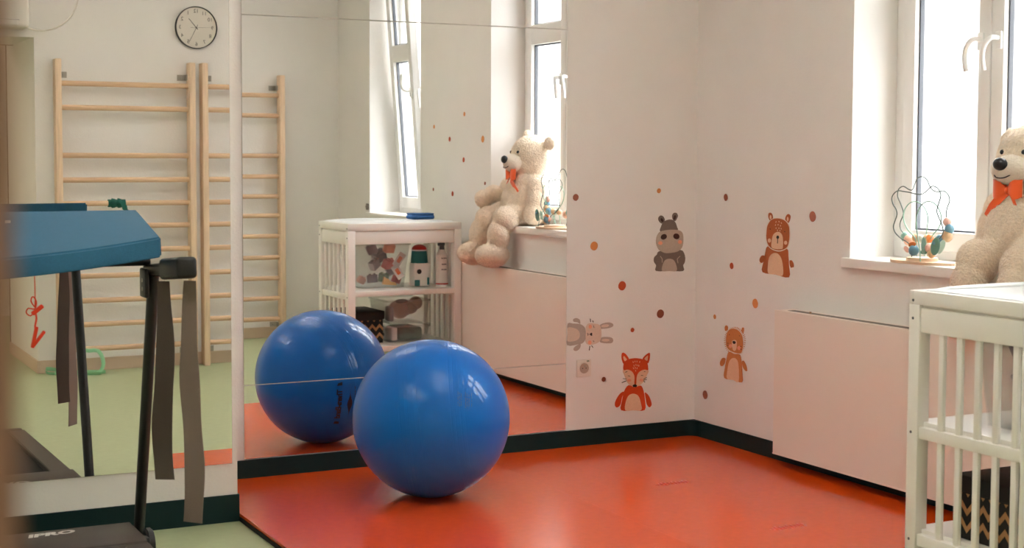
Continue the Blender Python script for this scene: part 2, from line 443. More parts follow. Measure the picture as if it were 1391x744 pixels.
# ------------------------------------------------------------------ wall bars and clock
RZ = (1.926, 1.767, 1.451, 1.288, 1.131, .978, .816, .646, .481, .321, .157)
def bars(x0, x1, label, seed):
    t = thing('wall_bars', ((x0+x1)/2, D, 0), label, 'wall bars', 'wooden wall bars')
    for a in (x0, x1-.042):
        m = MB().box(a, a+.042, D+.035, D+.125, .0, 2.085, .007)
        m.build('post', WOOD, t, True)
    for z in RZ:
        MB().tube([(x0+.03, D+.078, z), (x1-.03, D+.078, z)], (.014, .018), 14, flat=(0, 1, 0), smooth=0).build('rung', WOODH, t, True)
    for a, s in ((x0+.042, 1), (x1-.042, -1)):
        for z in (1.985, .105):
            m = MB().box(min(a, a+s*.055), max(a, a+s*.055), D+.002, D+.006, z-.02, z+.02, .001)
            m.box(min(a, a+s*.004), max(a, a+s*.004), D+.002, D+.07, z-.02, z+.02, .001)
            m.cyl((a+s*.032, D+.005, z), (a+s*.032, D+.011, z), .007, .006, 8)
            m.build('bracket', STEEL, t)
    return t
bars(-2.487, -1.553, 'wooden wall bars left of the pair, under the clock, with bands tied on', 1)
bars(-1.507, -.489, 'wooden wall bars nearer the room corner, right one of the pair', 2)

cl = thing('wall_clock', (-1.517, D, 2.331), 'round white wall clock with thin black rim above the wall bars', 'clock')
cx, cz, cr_ = -1.517, 2.331, .1445
m = MB()
n = 64
prof = [(cr_, .0), (cr_, .032), (cr_-.003, .034), (cr_-.0045, .028), (cr_-.006, .0)]
for k in range(n):
    a, b = 2*PI*k/n, 2*PI*(k+1)/n
    for (r0, h0), (r1, h1) in zip(prof, prof[1:]):
        m.bm.faces.new([m.bm.verts.new((cx+r*math.cos(q), D+h, cz+r*math.sin(q))) for r, h, q in ((r0, h0, a), (r1, h1, a), (r1, h1, b), (r0, h0, b))])
bmesh.ops.remove_doubles(m.bm, verts=m.bm.verts, dist=1e-5)
m.build('rim', CLOCKR, cl, True)
MB().cyl((cx, D+.002, cz), (cx, D+.018, cz), cr_-.0035, None, 64).build('dial', CLOCKF, cl)
m = MB()
for h in range(1, 13):
    a = 2*PI*h/12; px, pz = -math.sin(a)*.113, math.cos(a)*.113
    m.text(str(h), lambda x, y, z, px=px, pz=pz: (cx+px-x, D+.0188, cz+pz+y), size=.036)
m.build('numerals', CLOCKN, cl)
def hand(name, ang, ln, tail, w, d):
    a = R(ang); u = Vector((-math.sin(a), 0, math.cos(a))); v = Vector((u.z, 0, -u.x)); c = Vector((cx, D+d, cz))
    MB().prism([c-u*tail-v*w, c-u*tail+v*w, c+u*ln+v*w*.6, c+u*ln-v*w*.6], (0, .0012, 0)).build(name, CLOCKN, cl)
hand('hour_hand', 41, .08, .016, .0022, .020)
hand('minute_hand', 150+56-0-0 if 0 else 153+0, .112, .02, .0014, .022) if False else hand('minute_hand', 153, .112, .022, .0014, .022)
hand('second_hand', 272, .1, .04, .0008, .024)
MB().cyl((cx, D+.018, cz), (cx, D+.026, cz), .0045, None, 12).build('hub', CLOCKN, cl)
cl.rotation_euler = (0, 0, 0)

# green band tied to the lowest rungs, looping onto the floor
t = thing('resistance_band', (-2.35, D+.2, 0), 'light green stretch band tied to a low rung and trailing on the floor', 'exercise band')
m = MB()
m.tube([(-2.40, D+.105, .49), (-2.40, D+.08, .512), (-2.40, D+.052, .50), (-2.40, D+.05, .47), (-2.40, D+.08, .455), (-2.40, D+.107, .46), (-2.40, D+.11, .49)], (.013, .003), 8, flat=(1, 0, 0))
m.tube([(-2.39, D+.113, .49), (-2.385, D+.125, .42), (-2.40, D+.13, .34), (-2.385, D+.13, .25), (-2.33, D+.15, .16), (-2.24, D+.16, .15), (-2.215, D+.2, .07), (-2.26, D+.22, .012), (-2.4, D+.2, .012), (-2.52, D+.14, .016)], (.013, .002), 8, flat=(1, 0, 0))
m.tube([(-2.40, D+.113, .48), (-2.36, D+.125, .40), (-2.345, D+.125, .31), (-2.34, D+.125, .25)], (.013, .002), 8, flat=(1, 0, 0))
m.build('band_strip', GREENB, t, True)
m = MB().ell((-2.39, D+.116, .47), (.018, .012, .022)); m.build('knot', GREENB, t, True)
m = MB()
m.tube([(-2.2, D+.19, .012), (-2.4, D+.12, .014), (-2.54, D+.06, .035), (-2.565, D+.08, .03), (-2.55, D+.11, .012), (-2.4, D+.2, .012), (-2.24, D+.24, .010)], (.013, .002), 8, flat=(0, 0, 1))
m.build('floor_loop', GREENB, t, True)
t = thing('exercise_cloth', (-2.05, D+.08, 1.131), 'dark green band wrapped around a rung behind the blue foam', 'exercise band')
m = MB()
m.tube([(-2.145, D+.078, 1.131), (-2.12, D+.078, 1.131), (-2.09, D+.078, 1.131), (-2.06, D+.078, 1.131), (-2.03, D+.078, 1.131)], (.021, .026), 16, flat=(0, 1, 0))
for x in (-2.115, -2.075):
    m.tube([(x+.012*math.sin(q*.5), D+.078+.0235*math.cos(q), 1.131+.0285*math.sin(q)) for q in [2*PI*i/12 for i in range(13)]], (.016, .003), 6, flat=(1, 0, 0), smooth=2)
m.build('wrapped_band', DKGREEN, t, True)
MB().ribbon([(-2.06, D+.103, 1.14), (-2.045, D+.113, 1.115), (-2.04, D+.112, 1.09), (-2.02, D+.108, 1.075)], (.035, 0, 0)).build('loose_end', DKGREEN, t)

# air conditioner above the doorway with its cable
t = thing('air_conditioner', (-3.1, D+.1, 2.27), 'white wall air conditioner above the doorway, seen in the mirror', 'air conditioner')
MB().box(-3.46, -2.655, D, D+.21, 2.268, 2.56, .025, 4).build('housing', ACPL, t, True)
m = MB().box(-3.42, -2.73, D+.196, D+.213, 2.283, 2.318, .004); m.build('louvre', ACPL, t)
MB().box(-3.425, -2.722, D+.2, D+.2115, 2.316, 2.319).build('louvre_gap', GREYRUB, t)
m = MB().tube([(-2.66, D+.05, 2.285), (-2.55, D+.02, 2.268), (-2.42, D+.012, 2.31), (-2.33, D+.012, 2.42), (-2.30, D+.012, 2.6), (-2.30, D+.012, 2.9), (-2.30, D+.012, 3.19)], .005, 8)
m.build('cable', ACPL, t, True)

# ------------------------------------------------------------------ treadmill
TX0, TX1 = -3.755, -3.105
t = thing('treadmill', (-3.43, -1.6, 0), 'black folding treadmill in front of the large mirror on the green floor', 'treadmill')
m = MB()          # motor hood: wedge profile along y
prof = [(-.95, .02), (-.95, .075), (-1.0, .128), (-1.03, .14), (-1.27, .14), (-1.30, .132), (-1.315, .10), (-1.315, .02)]
m.prism([(TX0+.02, y, z) for y, z in prof], (TX1-TX0-.048, 0, 0))
bmesh.ops.bevel(m.bm, geom=[e for e in m.bm.edges if abs(e.verts[0].co.x-e.verts[1].co.x) > .1], offset=.006, segments=2, affect='EDGES')
m.build('motor_hood', HOOD, t, True)
MB().text('IPRO', lambda x, y, z: (-3.337+x*1.0-.002, -1.085+y*.8+(x)*.06, .1412), size=.072, bold=.004, shear=.18, space=1.02, align='RIGHT').build('lettering', LETTER, t)
MB().box(TX0+.1, TX1-.1, -2.55, -1.315, .075, .095, .004).build('belt', BELT, t)
MB().box(TX0+.095, TX1-.095, -2.55, -1.315, .04, .0748).build('deck', BLACK, t)
for a, b in ((TX0, TX0+.095), (TX1-.105, TX1-.02)):
    m = MB().prism([(a, -1.29, .02), (a, -1.29, .128), (a, -1.36, .12), (a, -2.5, .105), (a, -2.56, .08), (a, -2.56, .02)], (b-a, 0, 0))
    bmesh.ops.bevel(m.bm, geom=list(m.bm.edges), offset=.005, segments=2, affect='EDGES')
    m.build('side_rail', HOOD, t, True)
MB().box(TX0+.02, TX1-.02, -2.6, -2.54, .02, .1, .012).build('rear_cap', BLACK, t, True)
for x in (TX0, TX1):
    m = MB().tube([(x, -1.045, .055), (x, -1.315, 1.06)], (.026, .019), 16, flat=(0, 1, 0), smooth=0)
    upr = m.build('upright', BLACKMETAL, t, True)
    s = 1 if x == TX1 else -1
    m = MB().cyl((x+s*.022, -1.05, .058), (x+s*.05, -1.05, .058), .057, None, 28)
    bmesh.ops.bevel(m.bm, geom=[e for e in m.bm.edges if len(e.link_faces) == 2 and any(len(f.verts) > 4 for f in e.link_faces)], offset=.006, segments=2, affect='EDGES')
    m.cyl((x+s*.048, -1.05, .058), (x+s*.054, -1.05, .058), .018, .014, 14)
    m.build('wheel', BLACK, upr, True)
    m = MB().box(x-.025, x+.03, -1.11, -.99, .012, .095, .01); m.build('foot_bracket', BLACK, upr, True)
    # handle arm running back towards the user
    M = Matrix.Translation((x, -1.27, 1.066)) @ Matrix.Rotation(R(-5), 4, 'X')
    m = MB().box(-.016, .026, -.40, .05, -.025, .02, .012, 3, M); arm = m.build('arm', BLACKMETAL, t, True)
    m = MB().box(-.022, .045, -.44, -.2, -.036, .034, .014, 3, M); m.build('grip', BLACK, arm, True)
    m = MB().box(x-.037, x-.022, -1.345, -1.265, .975, 1.075, .0065, 3)
    m.build('hinge_plate', BLACKMETAL, upr, True)
    m = MB()
    for z in (1.005, 1.035): m.cyl((x-.04, -1.31, z), (x-.036, -1.31, z), .007, .006, 10)
    m.build('bolt', STEEL, upr)
MB().tube([(TX0, -1.26, 1.094), (TX1, -1.26, 1.094)], .014, 12, smooth=0).build('crossbar', BLACKMETAL, t, True)
m = MB().box(TX0+.1, TX1-.1, -1.2, -1.08, 1.085, 1.16, .015); m.build('console', BLACK, t, True)
# foam pad lying over the handles, sagging to the left
t2 = thing('foam_pad', (-3.45, -1.23, 1.1), 'thick blue foam pad lying across the treadmill handles', 'foam pad')
def foam_top(u, v):        # u 0 right..1 left, v 0 back..1 front
    x = -3.1-.78*u
    y = -1.06-.34*v
    zb = 1.266
    w = u*.78
    zf = 1.185-.165*w+.10*w*w if w < .6 else 1.185-.165*.6+.036
    z = zb+(zf-zb)*v
    return Vector((x, y, z))
m = MB()
nu, nv = 40, 16
def foam(u, v, h):
    p = foam_top(u, v); th = .068
    e = min(v, 1-v, )*.34; q = 0
    return p-Vector((0, .01*h, th*h))
V_ = {}
for i in range(nu+1):
    for j in range(nv+1):
        for h in (0, 1): V_[i, j, h] = m.bm.verts.new(foam(i/nu, j/nv, h))
for i in range(nu):
    for j in range(nv):
        m.bm.faces.new([V_[i, j, 0], V_[i+1, j, 0], V_[i+1, j+1, 0], V_[i, j+1, 0]])
        m.bm.faces.new([V_[i, j, 1], V_[i, j+1, 1], V_[i+1, j+1, 1], V_[i+1, j, 1]])
for i in range(nu):
    for j in (0, nv): m.bm.faces.new([V_[i, j, 0], V_[i+1, j, 0], V_[i+1, j, 1], V_[i, j, 1]])
for j in range(nv):
    for i in (0, nu): m.bm.faces.new([V_[i, j, 0], V_[i, j+1, 0], V_[i, j+1, 1], V_[i, j, 1]])
bmesh.ops.recalc_face_normals(m.bm, faces=m.bm.faces)
bmesh.ops.bevel(m.bm, geom=[e for e in m.bm.edges if e.calc_face_angle(0) > R(50)], offset=.006, segments=3, affect='EDGES')
m.build('foam_block', BLUEFOAM, t2, True)
MB().box(-3.565, -3.548, -1.175, -1.166, 1.2305, 1.2398, .001).build('edge_label', LETTER, t2)
# two webbing straps over the right handle
def strap(name, label, x, y, z0, z1, m_, seed, w, tw):
    rr = random.Random(seed)
    t = thing(name, (x, y, z0), label, 'strap', 'straps hanging from the treadmill handle')
    pts = []; n = 26
    for k in range(n+1):
        f = k/n; z = z1+(z0-z1)*f
        pts.append((x+.010*math.sin(f*5+seed)*f**.5, y+.006*math.sin(f*9+seed), z))
    m = MB(); W = Vector((w*math.cos(tw), w*math.sin(tw), 0))
    rows = len(pts)
    m.ribbon(pts, W)
    for v in m.bm.verts:
        f = max(0, min(1, (z1-v.co.z)/.30)); q = (.62+.38*f)*(1+.05*math.sin(v.co.z*23+seed)); v.co.x = x+(v.co.x-x)*q; v.co.y = y+(v.co.y-y)*q
    m.build('webbing', m_, t)
    return t
strap('hanging_strap', 'dark brown webbing strap hanging beside the treadmill upright', -3.118, -1.50, .385, 1.045, STRAP1, 1, .066, R(-30))
strap('hanging_strap', 'longer taupe webbing strap hanging from the end of the treadmill handle', -3.066, -1.63, .262, 1.055, STRAP2, 4, .074, R(-50))
# safety key on its cord
t = thing('safety_key', (-3.51, -1.40, .86), 'red safety clip on a knotted cord hanging under the blue foam', 'safety clip')
K = Vector((-3.51, -1.385, 0))
m = MB().tube([K+Vector((0, .0, 1.10)), K+Vector((.001, 0, 1.0)), K+Vector((0, 0, .965))], .0016, 6)
m.tube([K+Vector(q) for q in ((0, 0, .965), (-.012, 0, .985), (-.006, 0, 1.0), (.004, 0, .985), (0, 0, .96), (-.02, .004, .962), (-.027, 0, .948), (-.014, -.004, .938), (0, 0, .955))], .0022, 6)
m.tube([K+Vector(q) for q in ((0, 0, .955), (.004, 0, .93), (0, 0, .905), (0, .0, .89))], .003, 6)
m.build('cord', REDPL, t, True)
M = Matrix.Translation(K+Vector((.008, 0, .956))) @ Matrix.Rotation(R(-38), 4, 'Y')
MB().box(-.022, .022, -.008, .008, -.007, .007, .004, 2, M).build('magnet_plug', REDPL, t, True)
M = Matrix.Translation(K+Vector((-.002, 0, .868))) @ Matrix.Rotation(R(12), 4, 'Y')
m = MB().box(-.006, .005, -.008, .008, -.036, .034, .003, 2, M)
M = Matrix.Translation(K+Vector((.011, 0, .862))) @ Matrix.Rotation(R(38), 4, 'Y')
m.box(-.005, .005, -.008, .008, -.03, .03, .003, 2, M)
m.build('clip', REDPL, t, True)

# ------------------------------------------------------------------ changing table
X0, X1, Y0, Y1, TH = -.905, -.107, -3.145, -2.595, 1.022
t = thing('changing_table', ((X0+X1)/2, (Y0+Y1)/2, 0), 'white slatted changing table with two open shelves in front of the window wall', 'changing table')
PW = .05
for x in (X0, X1-PW):
    for y in (Y0, Y1-PW): MB().box(x, x+PW, y, y+PW, 0, TH-.045, .003).build('post', WHITE, t, True)
for x in (X0, X1-PW):
    xc = x+.012 if x == X0 else x+PW-.034
    MB().box(xc-.006, xc+.022, Y0+PW, Y1-PW, .885, TH-.055, .003).build('end_rail', WHITE, t, True)
    MB().box(xc-.006, xc+.022, Y0+PW, Y1-PW, .531, .570, .003).build('end_rail', WHITE, t, True)
    MB().box(xc-.006, xc+.022, Y0+PW, Y1-PW, .172, .212, .003).build('end_rail', WHITE, t, True)
    for k in range(6):
        y = -2.736-.0805*k+.0
        if y-.012 < Y0+PW: continue
        for a, b in ((.568, .888), (.21, .534)):
            MB().box(xc, xc+.016, y-.012, y+.012, a, b, .004).build('slat', WHITE, t, True)
# top tray: four lipped boards and a panel
m = MB().box(X0, X1, Y1-.022, Y1, TH-.047, TH, .003); m.box(X0, X1, Y0, Y0+.022, TH-.047, TH, .003)
m.box(X0, X0+.022, Y0+.02, Y1-.02, TH-.047, TH, .003); m.box(X1-.022, X1, Y0+.02, Y1-.02, TH-.047, TH, .003)
m.build('top_rim', WHITE, t, True)
MB().box(X0+.015, X1-.015, Y0+.015, Y1-.015, TH-.06, TH-.035).build('top_panel', WHITE, t)
MB().box(X0+PW, X1-PW, Y1-.03, Y1-.008, .888, TH-.052, .003).build('apron', WHITE, t, True)
MB().box(X0+PW, X1-PW, Y0+.008, Y0+.03, .888, TH-.052, .003).build('apron', WHITE, t, True)
for z0, z1 in ((.553, .586), (.19, .226)):
    m = MB().box(X0+.028, X1-.028, Y0+.004, Y1-.004, z0, z1, .003)
    m.build('shelf', WHITE, t, True)
for z in (.99, .93, .55, .19):
    for y in (Y0+.02, Y1-.02): MB().cyl((X0-.0012, y, z), (X0+.002, y, z), .0048, None, 10).build('screw_cap', GREYRUB, t)
# changing pad
t = thing('changing_pad', (-.5, -2.855, TH-.03), 'pale changing pad lying in the tray on the white changing table', 'pad')
m = MB().box(X0+.03, X1-.03, Y0+.03, Y1-.03, TH-.0345, TH+.004, .012, 3)
m.build('pad_cushion', PADM, t, True)
m = MB().ell((-.6, -3.05, TH+.004), (.26, .03, .012)); m.ell((-.5, -2.66, TH+.004), (.36, .03, .012)); m.build('pad_bolster', PADM, t, True)
t = thing('folded_cloth', (-.2, -3.02, TH), 'blue folded cloth on the window end of the changing table', 'cloth')
m = MB().box(-.30, -.13, -3.085, -2.97, TH+.0045, TH+.034, .013, 3)
for v in m.bm.verts: v.co.z += (.004*noise.noise(v.co*14)) if v.co.z > TH+.02 else 0
m.build('cloth_layer', BLUECL, t, True)
MB().box(-.295, -.135, -3.08, -2.972, TH+.0335, TH+.045, .005, 2).build('cloth_fold', BLUECL, t, True)

# storage on the shelves --------------------------------------------------
def bin_(name, label, x0, x1, y0, y1, z0, z1, group, taper=.03, lid=True):
    t = thing(name, ((x0+x1)/2, (y0+y1)/2, z0), label, 'storage box', group)
    m = MB(); w = .003
    def ring(x0, x1, y0, y1, z): return [m.bm.verts.new(p) for p in ((x0, y0, z), (x1, y0, z), (x1, y1, z), (x0, y1, z))]
    a = ring(x0+taper, x1-taper, y0+taper*.6, y1-taper*.6, z0+.001); b = ring(x0, x1, y0, y1, z1-.012)
    c = ring(x0+w, x1-w, y0+w, y1-w, z1-.012); d = ring(x0+taper+w, x1-taper-w, y0+taper*.6+w, y1-taper*.6-w, z0+.004)
    for p, q in ((a, b), (b, c), (c, d)):
        for k in range(4): m.bm.faces.new((p[k], p[(k+1) % 4], q[(k+1) % 4], q[k]))
    m.bm.faces.new(a[::-1]); m.bm.faces.new(d)
    m.build('bin', CLEARP, t)
    m = MB().box(x0-.006, x1+.006, y0-.006, y1+.006, z1-.02, z1-.010, .003); m.bm.clear()
    for q in ((x0-.007, x1+.007, y1, y1+.007), (x0-.007, x1+.007, y0-.007, y0), (x0-.007, x0, y0, y1), (x1, x1+.007, y0, y1)): m.box(*q, z1-.022, z1-.008, .002)
    m.build('rim', CLEARP, t)
    if lid:
        m = MB().box(x0-.008, x1+.008, y0-.008, y1+.008, z1-.008, z1, .003)
        m.box(x0+.03, x1-.03, y0+.03, y1-.03, z1-.001, z1+.004, .003); m.build('lid', CLEARP, t, True)
    return t
S1, S2 = .5865, .2265
bin_('storage_bin', 'tall clear plastic bin full of toys on the upper shelf of the changing table', -.775, -.40, -3.10, -2.775, S1, .89, 'clear storage bins', .035)
TOYC = [('red', (206, 44, 34)), ('grey', (120, 116, 124)), ('green', (78, 132, 92)), ('orange', (232, 118, 70)), ('yellow', (230, 170, 96)), ('white', (232, 224, 222)), ('purple', (104, 84, 102)), ('pink', (222, 150, 130)), ('teal', (40, 120, 120))]
TM = {n: mat('toy_'+n, c, .45) for n, c in TOYC}
def block(x, y, z, s, c, label, rot):
    M = Matrix.Translation((x, y, z)) @ Euler(rot).to_matrix().to_4x4()
    m = MB().box(-s, s, -s*.6, s*.6, -s*.8, s*.8, s*.15, 2, M)
    for k in (-.45, .45): m.cyl(M @ Vector((k*s, 0, s*.78)), M @ Vector((k*s, 0, s*1.05)), s*.25, None, 12)
    tag(m.build('toy_block', TM[c], None, True, (x, y, z-s*.8)), label, 'toy', 'toys in the tall clear bin')
for x, y, z, s, c, lb in (
        (-.72, -2.70, .845, .034, 'purple', 'purple toy block at the top left inside the tall bin'),
        (-.60, -2.69, .85, .034, 'orange', 'orange toy block at the top middle inside the tall bin'),
        (-.605, -2.695, .745, .038, 'red', 'red toy block in the middle of the tall bin'),
        (-.70, -2.70, .745, .036, 'grey', 'grey toy block left of the middle red one inside the tall bin'),
        (-.545, -2.70, .64, .028, 'red', 'red toy block on the floor of the tall bin'),
        (-.635, -2.70, .655, .032, 'green', 'green toy block on the floor of the tall bin'),
        (-.715, -2.70, .65, .032, 'purple', 'dark purple toy block low on the left in the tall bin'),
        (-.755, -2.80, .635, .026, 'pink', 'pink toy block in the far left corner of the tall bin'),
        (-.62, -2.82, .79, .045, 'purple', 'purple toy block deep inside the tall bin'),
        (-.545, -2.79, .69, .032, 'grey', 'grey toy block at the right inside the tall bin')):
    block(x+.075, y-.142, z-.004, s*1.04, c, lb, (random.uniform(-.5, .5), random.uniform(-.6, .6), random.uniform(-.6, .6)))
for x, z, a, lb in ((-.545, .77, .6, 'white toy card standing in the tall bin with a red figure'), (-.555, .69, -.6, 'white folded toy card leaning low in the tall bin')):
    M = Matrix.Translation((x+.075, -2.792, z)) @ Matrix.Rotation(a, 4, 'Y')
    tt = thing('toy_card', (x+.075, -2.792, z-.04), lb, 'toy', 'toys in the tall clear bin')
    MB().box(-.026, .026, -.002, .002, -.05, .05, .001, 1, M).build('card', TM['white'], tt)
    MB().box(-.012, .014, .002, .0035, -.02, .024, .0004, 1, M).build('printed_figure', TM['orange'], tt)
m = MB().prism([(x+.075, -2.795, z) for x, z in ((-.66, .61), (-.56, .60), (-.57, .62), (-.60, .625), (-.62, .645), (-.65, .66))], (0, -.02, 0))
tag(m.build('toy_ramp', TM['yellow'], None, False, (-.535, -2.8, .60)), 'yellow stepped toy piece low at the front of the tall bin', 'toy', 'toys in the tall clear bin')
# toy tower
t = thing('toy_tower', (-.322, -2.80, S1), 'toy tower with red dome and teal middle on the upper shelf', 'toy')
c = Vector((-.322, -2.80, 0))
m = MB()
for k in range(8):
    a0, a1 = PI/2*k/8, PI/2*(k+1)/8
    m.cyl((c.x, c.y, .833+.035*math.sin(a0)), (c.x, c.y, .833+.035*math.sin(a1)), .047*math.cos(a0)+.004, .047*math.cos(a1)+.003, 20)
m.build('dome', mat('toy_dark_red', (186, 30, 20), .4), t, True)
MB().cyl((c.x, c.y, .745), (c.x, c.y, .826), .058, .05, 24).build('teal_band', mat('toy_teal', (22, 136, 130), .5), t, True)
MB().cyl((c.x, c.y, .826), (c.x, c.y, .834), .053, .053, 24).build('white_collar', TM['white'], t, True)
m = MB().box(c.x-.056, c.x+.056, c.y-.045, c.y+.05, .592, .746, .008, 2); m.build('white_body', WHITE, t, True)
MB().cyl((c.x-.022, c.y+.048, .69), (c.x-.022, c.y+.054, .69), .016, None, 20).build('porthole', BLACK, t, True)
MB().box(c.x-.054, c.x-.018, c.y+.045, c.y+.055, .594, .635, .003).build('teal_door', MATS['toy_teal'], t)
MB().box(c.x+.036, c.x+.05, c.y+.045, c.y+.055, .6, .65, .003).build('teal_door', MATS['toy_teal'], t)
t_ = MB().box(c.x+.03, c.x+.075, c.y-.12, c.y-.062, S1+.001, .80, .004).build('grey_book', mat('book_grey', (150, 142, 132), .7), None, True, (c.x+.052, c.y-.09, S1))
tag(t_, 'grey book standing just behind the toy tower', 'book')
# spray bottle
t = thing('bottle', (-.192, -2.72, S1), 'white bottle with red line standing at the end of the upper shelf', 'bottle')
bx, by = -.192, -2.72
m = MB().cyl((bx, by, S1+.001), (bx, by, .80), .041, .041, 28); m.cyl((bx, by, .80), (bx, by, .835), .041, .018, 28)
m.build('bottle_body', WHITE, t, True)
MB().cyl((bx, by, S1+.018), (bx, by, S1+.026), .0418, .0418, 28).build('red_line', TM['red'], t, True)
m = MB().cyl((bx, by, .834), (bx, by, .862), .017, .015, 16); m.box(bx-.03, bx+.018, by-.012, by+.012, .86, .882, .006)
m.build('pump_head', GREYRUB, t, True)
m = MB()
for z, a in ((.775, .5), (.735, .4), (.70, .45)):
    for k in range(5):
        q = PI/2+a*(k/4-.5)*1.6; q1 = q+.12
        m.bm.faces.new([m.bm.verts.new((bx+.0416*math.cos(w), by+.0416*math.sin(w), zz)) for w, zz in ((q, z), (q1, z), (q1, z+.008), (q, z+.008))])
m.build('label_print', GREYRUB, t)
# patterned box
def chevron_box():
    x0, x1, y0, y1, z0, z1 = -.848, -.592, -3.105, -2.775, S2, .437
    t = thing('patterned_box', ((x0+x1)/2, (y0+y1)/2, z0), 'black lidded box with brown zigzag bands on the lower shelf', 'storage box')
    MB().box(x0, x1, y0, y1, z0, z1-.02, .003).build('box_body', BOXBLK, t)
    m = MB().box(x0-.008, x1+.008, y0-.008, y1+.008, z1-.055, z1, .004); m.build('lid', BOXBLK, t, True)
    m = MB()
    def zig(f, ln, zc, n, amp, h, off=.001):
        st = ln/n
        for k in range(n):
            u0 = k*st; um = u0+st/2; u1 = u0+st
            for ua, ub, sa, sb in ((u0, um, -1, 1), (um, u1, 1, -1)):
                za, zb = zc+sa*amp, zc+sb*amp
                m.prism([f(ua, za), f(ub, zb), f(ub, zb+h), f(ua, za+h)], f(0, 0, off)-f(0, 0, 0))
    fx = lambda u, z, o=0: Vector((x0-o, y0+u, z))          # end towards the room
    fy = lambda u, z, o=0: Vector((x0+u, y1+o, z))          # long side towards the mirror
    for zc in (.262, .318): 
        zig(fx, y1-y0, zc, 7, .014, .022); zig(fy, x1-x0, zc, 5, .014, .022)
    for f, ln, n in ((fx, y1-y0, 10), (fy, x1-x0, 6)):
        for k in range(n):
            u = (k+.5)*ln/n
            m.prism([f(u-.008, .377), f(u, .366), f(u+.008, .377)], f(0, 0, .001)-f(0, 0, 0))
    m.build('zigzag_print', KRAFT, t)
    m = MB().box(x0+.035, x0+.075, y1, y1+.002, .322, .345); m.build('red_sticker', TM['red'], t)
chevron_box()
bin_('storage_bin', 'low clear plastic bin on the lower shelf with green things inside', -.572, -.27, -3.07, -2.75, S2, .345, 'clear storage bins', .018)
bin_('storage_bin', 'upper clear plastic bin of the lower shelf holding a brown soft toy', -.572, -.27, -3.07, -2.75, .3505, .515, 'clear storage bins', .018, False)
m = MB().box(-.475, -.305, -3.01, -2.78, .236, .318, .02, 3); tag(m.build('folded_towel', mat('dark_green_towel', (44, 84, 62), .95, bump=.5, bscale=120), None, True, (-.39, -2.89, .236)), 'dark green folded cloth inside the low clear bin', 'cloth')
m = MB().box(-.53, -.49, -2.91, -2.775, .236, .32, .006, 2); tag(m.build('paper_packet', TM['white'], None, True, (-.51, -2.82, .236)), 'white packet standing at the left in the low clear bin', 'packet')
t = thing('soft_toy', (-.39, -2.87, .36), 'brown plush soft toy squeezed into the upper clear bin', 'soft toy')
m = MB()
for c_, r_ in (((-.445, -2.84, .43), (.06, .06, .058)), ((-.37, -2.85, .445), (.05, .07, .045)), ((-.335, -2.83, .475), (.045, .05, .045)), ((-.41, -2.89, .44), (.09, .08, .055))): m.ell(c_, r_)
m.build('plush_body', BROWNFUR, t, True)
MB().ell((-.445, -2.81, .492), (.045, .03, .014)).build('plush_ear', mat('dark_brown_plush', (62, 44, 34), .95, bump=.6, bscale=160), t, True)
m = MB().box(-.548, -.514, -2.86, -2.77, .36, .46, .012, 2); tag(m.build('toy_cup', TM['grey'], None, True, (-.53, -2.81, .36)), 'grey cup at the left end of the upper clear bin', 'cup')

# ------------------------------------------------------------------ teddy bear on the sill
def fused(parts, vox, sm, disp, dscale, seed):
    m = MB()
    for c, r, rot in parts: m.ell(c, r, rot, 32, 20)
    me = bpy.data.meshes.new('tmp'); m.bm.to_mesh(me); m.bm.free()
    o = bpy.data.objects.new('tmp', me); COL.objects.link(o)
    rm = o.modifiers.new('r', 'REMESH'); rm.mode = 'VOXEL'; rm.voxel_size = vox
    s = o.modifiers.new('s', 'SMOOTH'); s.iterations = sm; s.factor = .5
    dg = bpy.context.evaluated_depsgraph_get(); me2 = bpy.data.meshes.new_from_object(o.evaluated_get(dg))
    bpy.data.objects.remove(o); bpy.data.meshes.remove(me)
    b = MB(); b.bm.from_mesh(me2); bpy.data.meshes.remove(me2)
    b.bm.normal_update()
    nn = {v: v.normal.copy() for v in b.bm.verts}
    for v in b.bm.verts:
        q = v.co*dscale
        d = noise.noise(q+Vector((seed, 0, 0)))*.6+noise.noise(q*2.7)*.4
        v.co += nn[v]*disp*d
    return b
t = thing('teddy_bear', (.05, -2.1, 1.018), 'large cream teddy bear with orange bow sitting on the window sill', 'teddy bear')
HC = Vector((.152, -2.105, 1.452)); HF = Vector((-1, -.06, 0)).normalized(); HP = Vector((-HF.y, HF.x, 0))*-1; HA = math.atan2(HF.y, HF.x)
def hd(a, b, c): return HC+HF*a+HP*b+Vector((0, 0, c))
EB, EA = (.155, -.125) if HP.y > 0 else (-.155, .125)
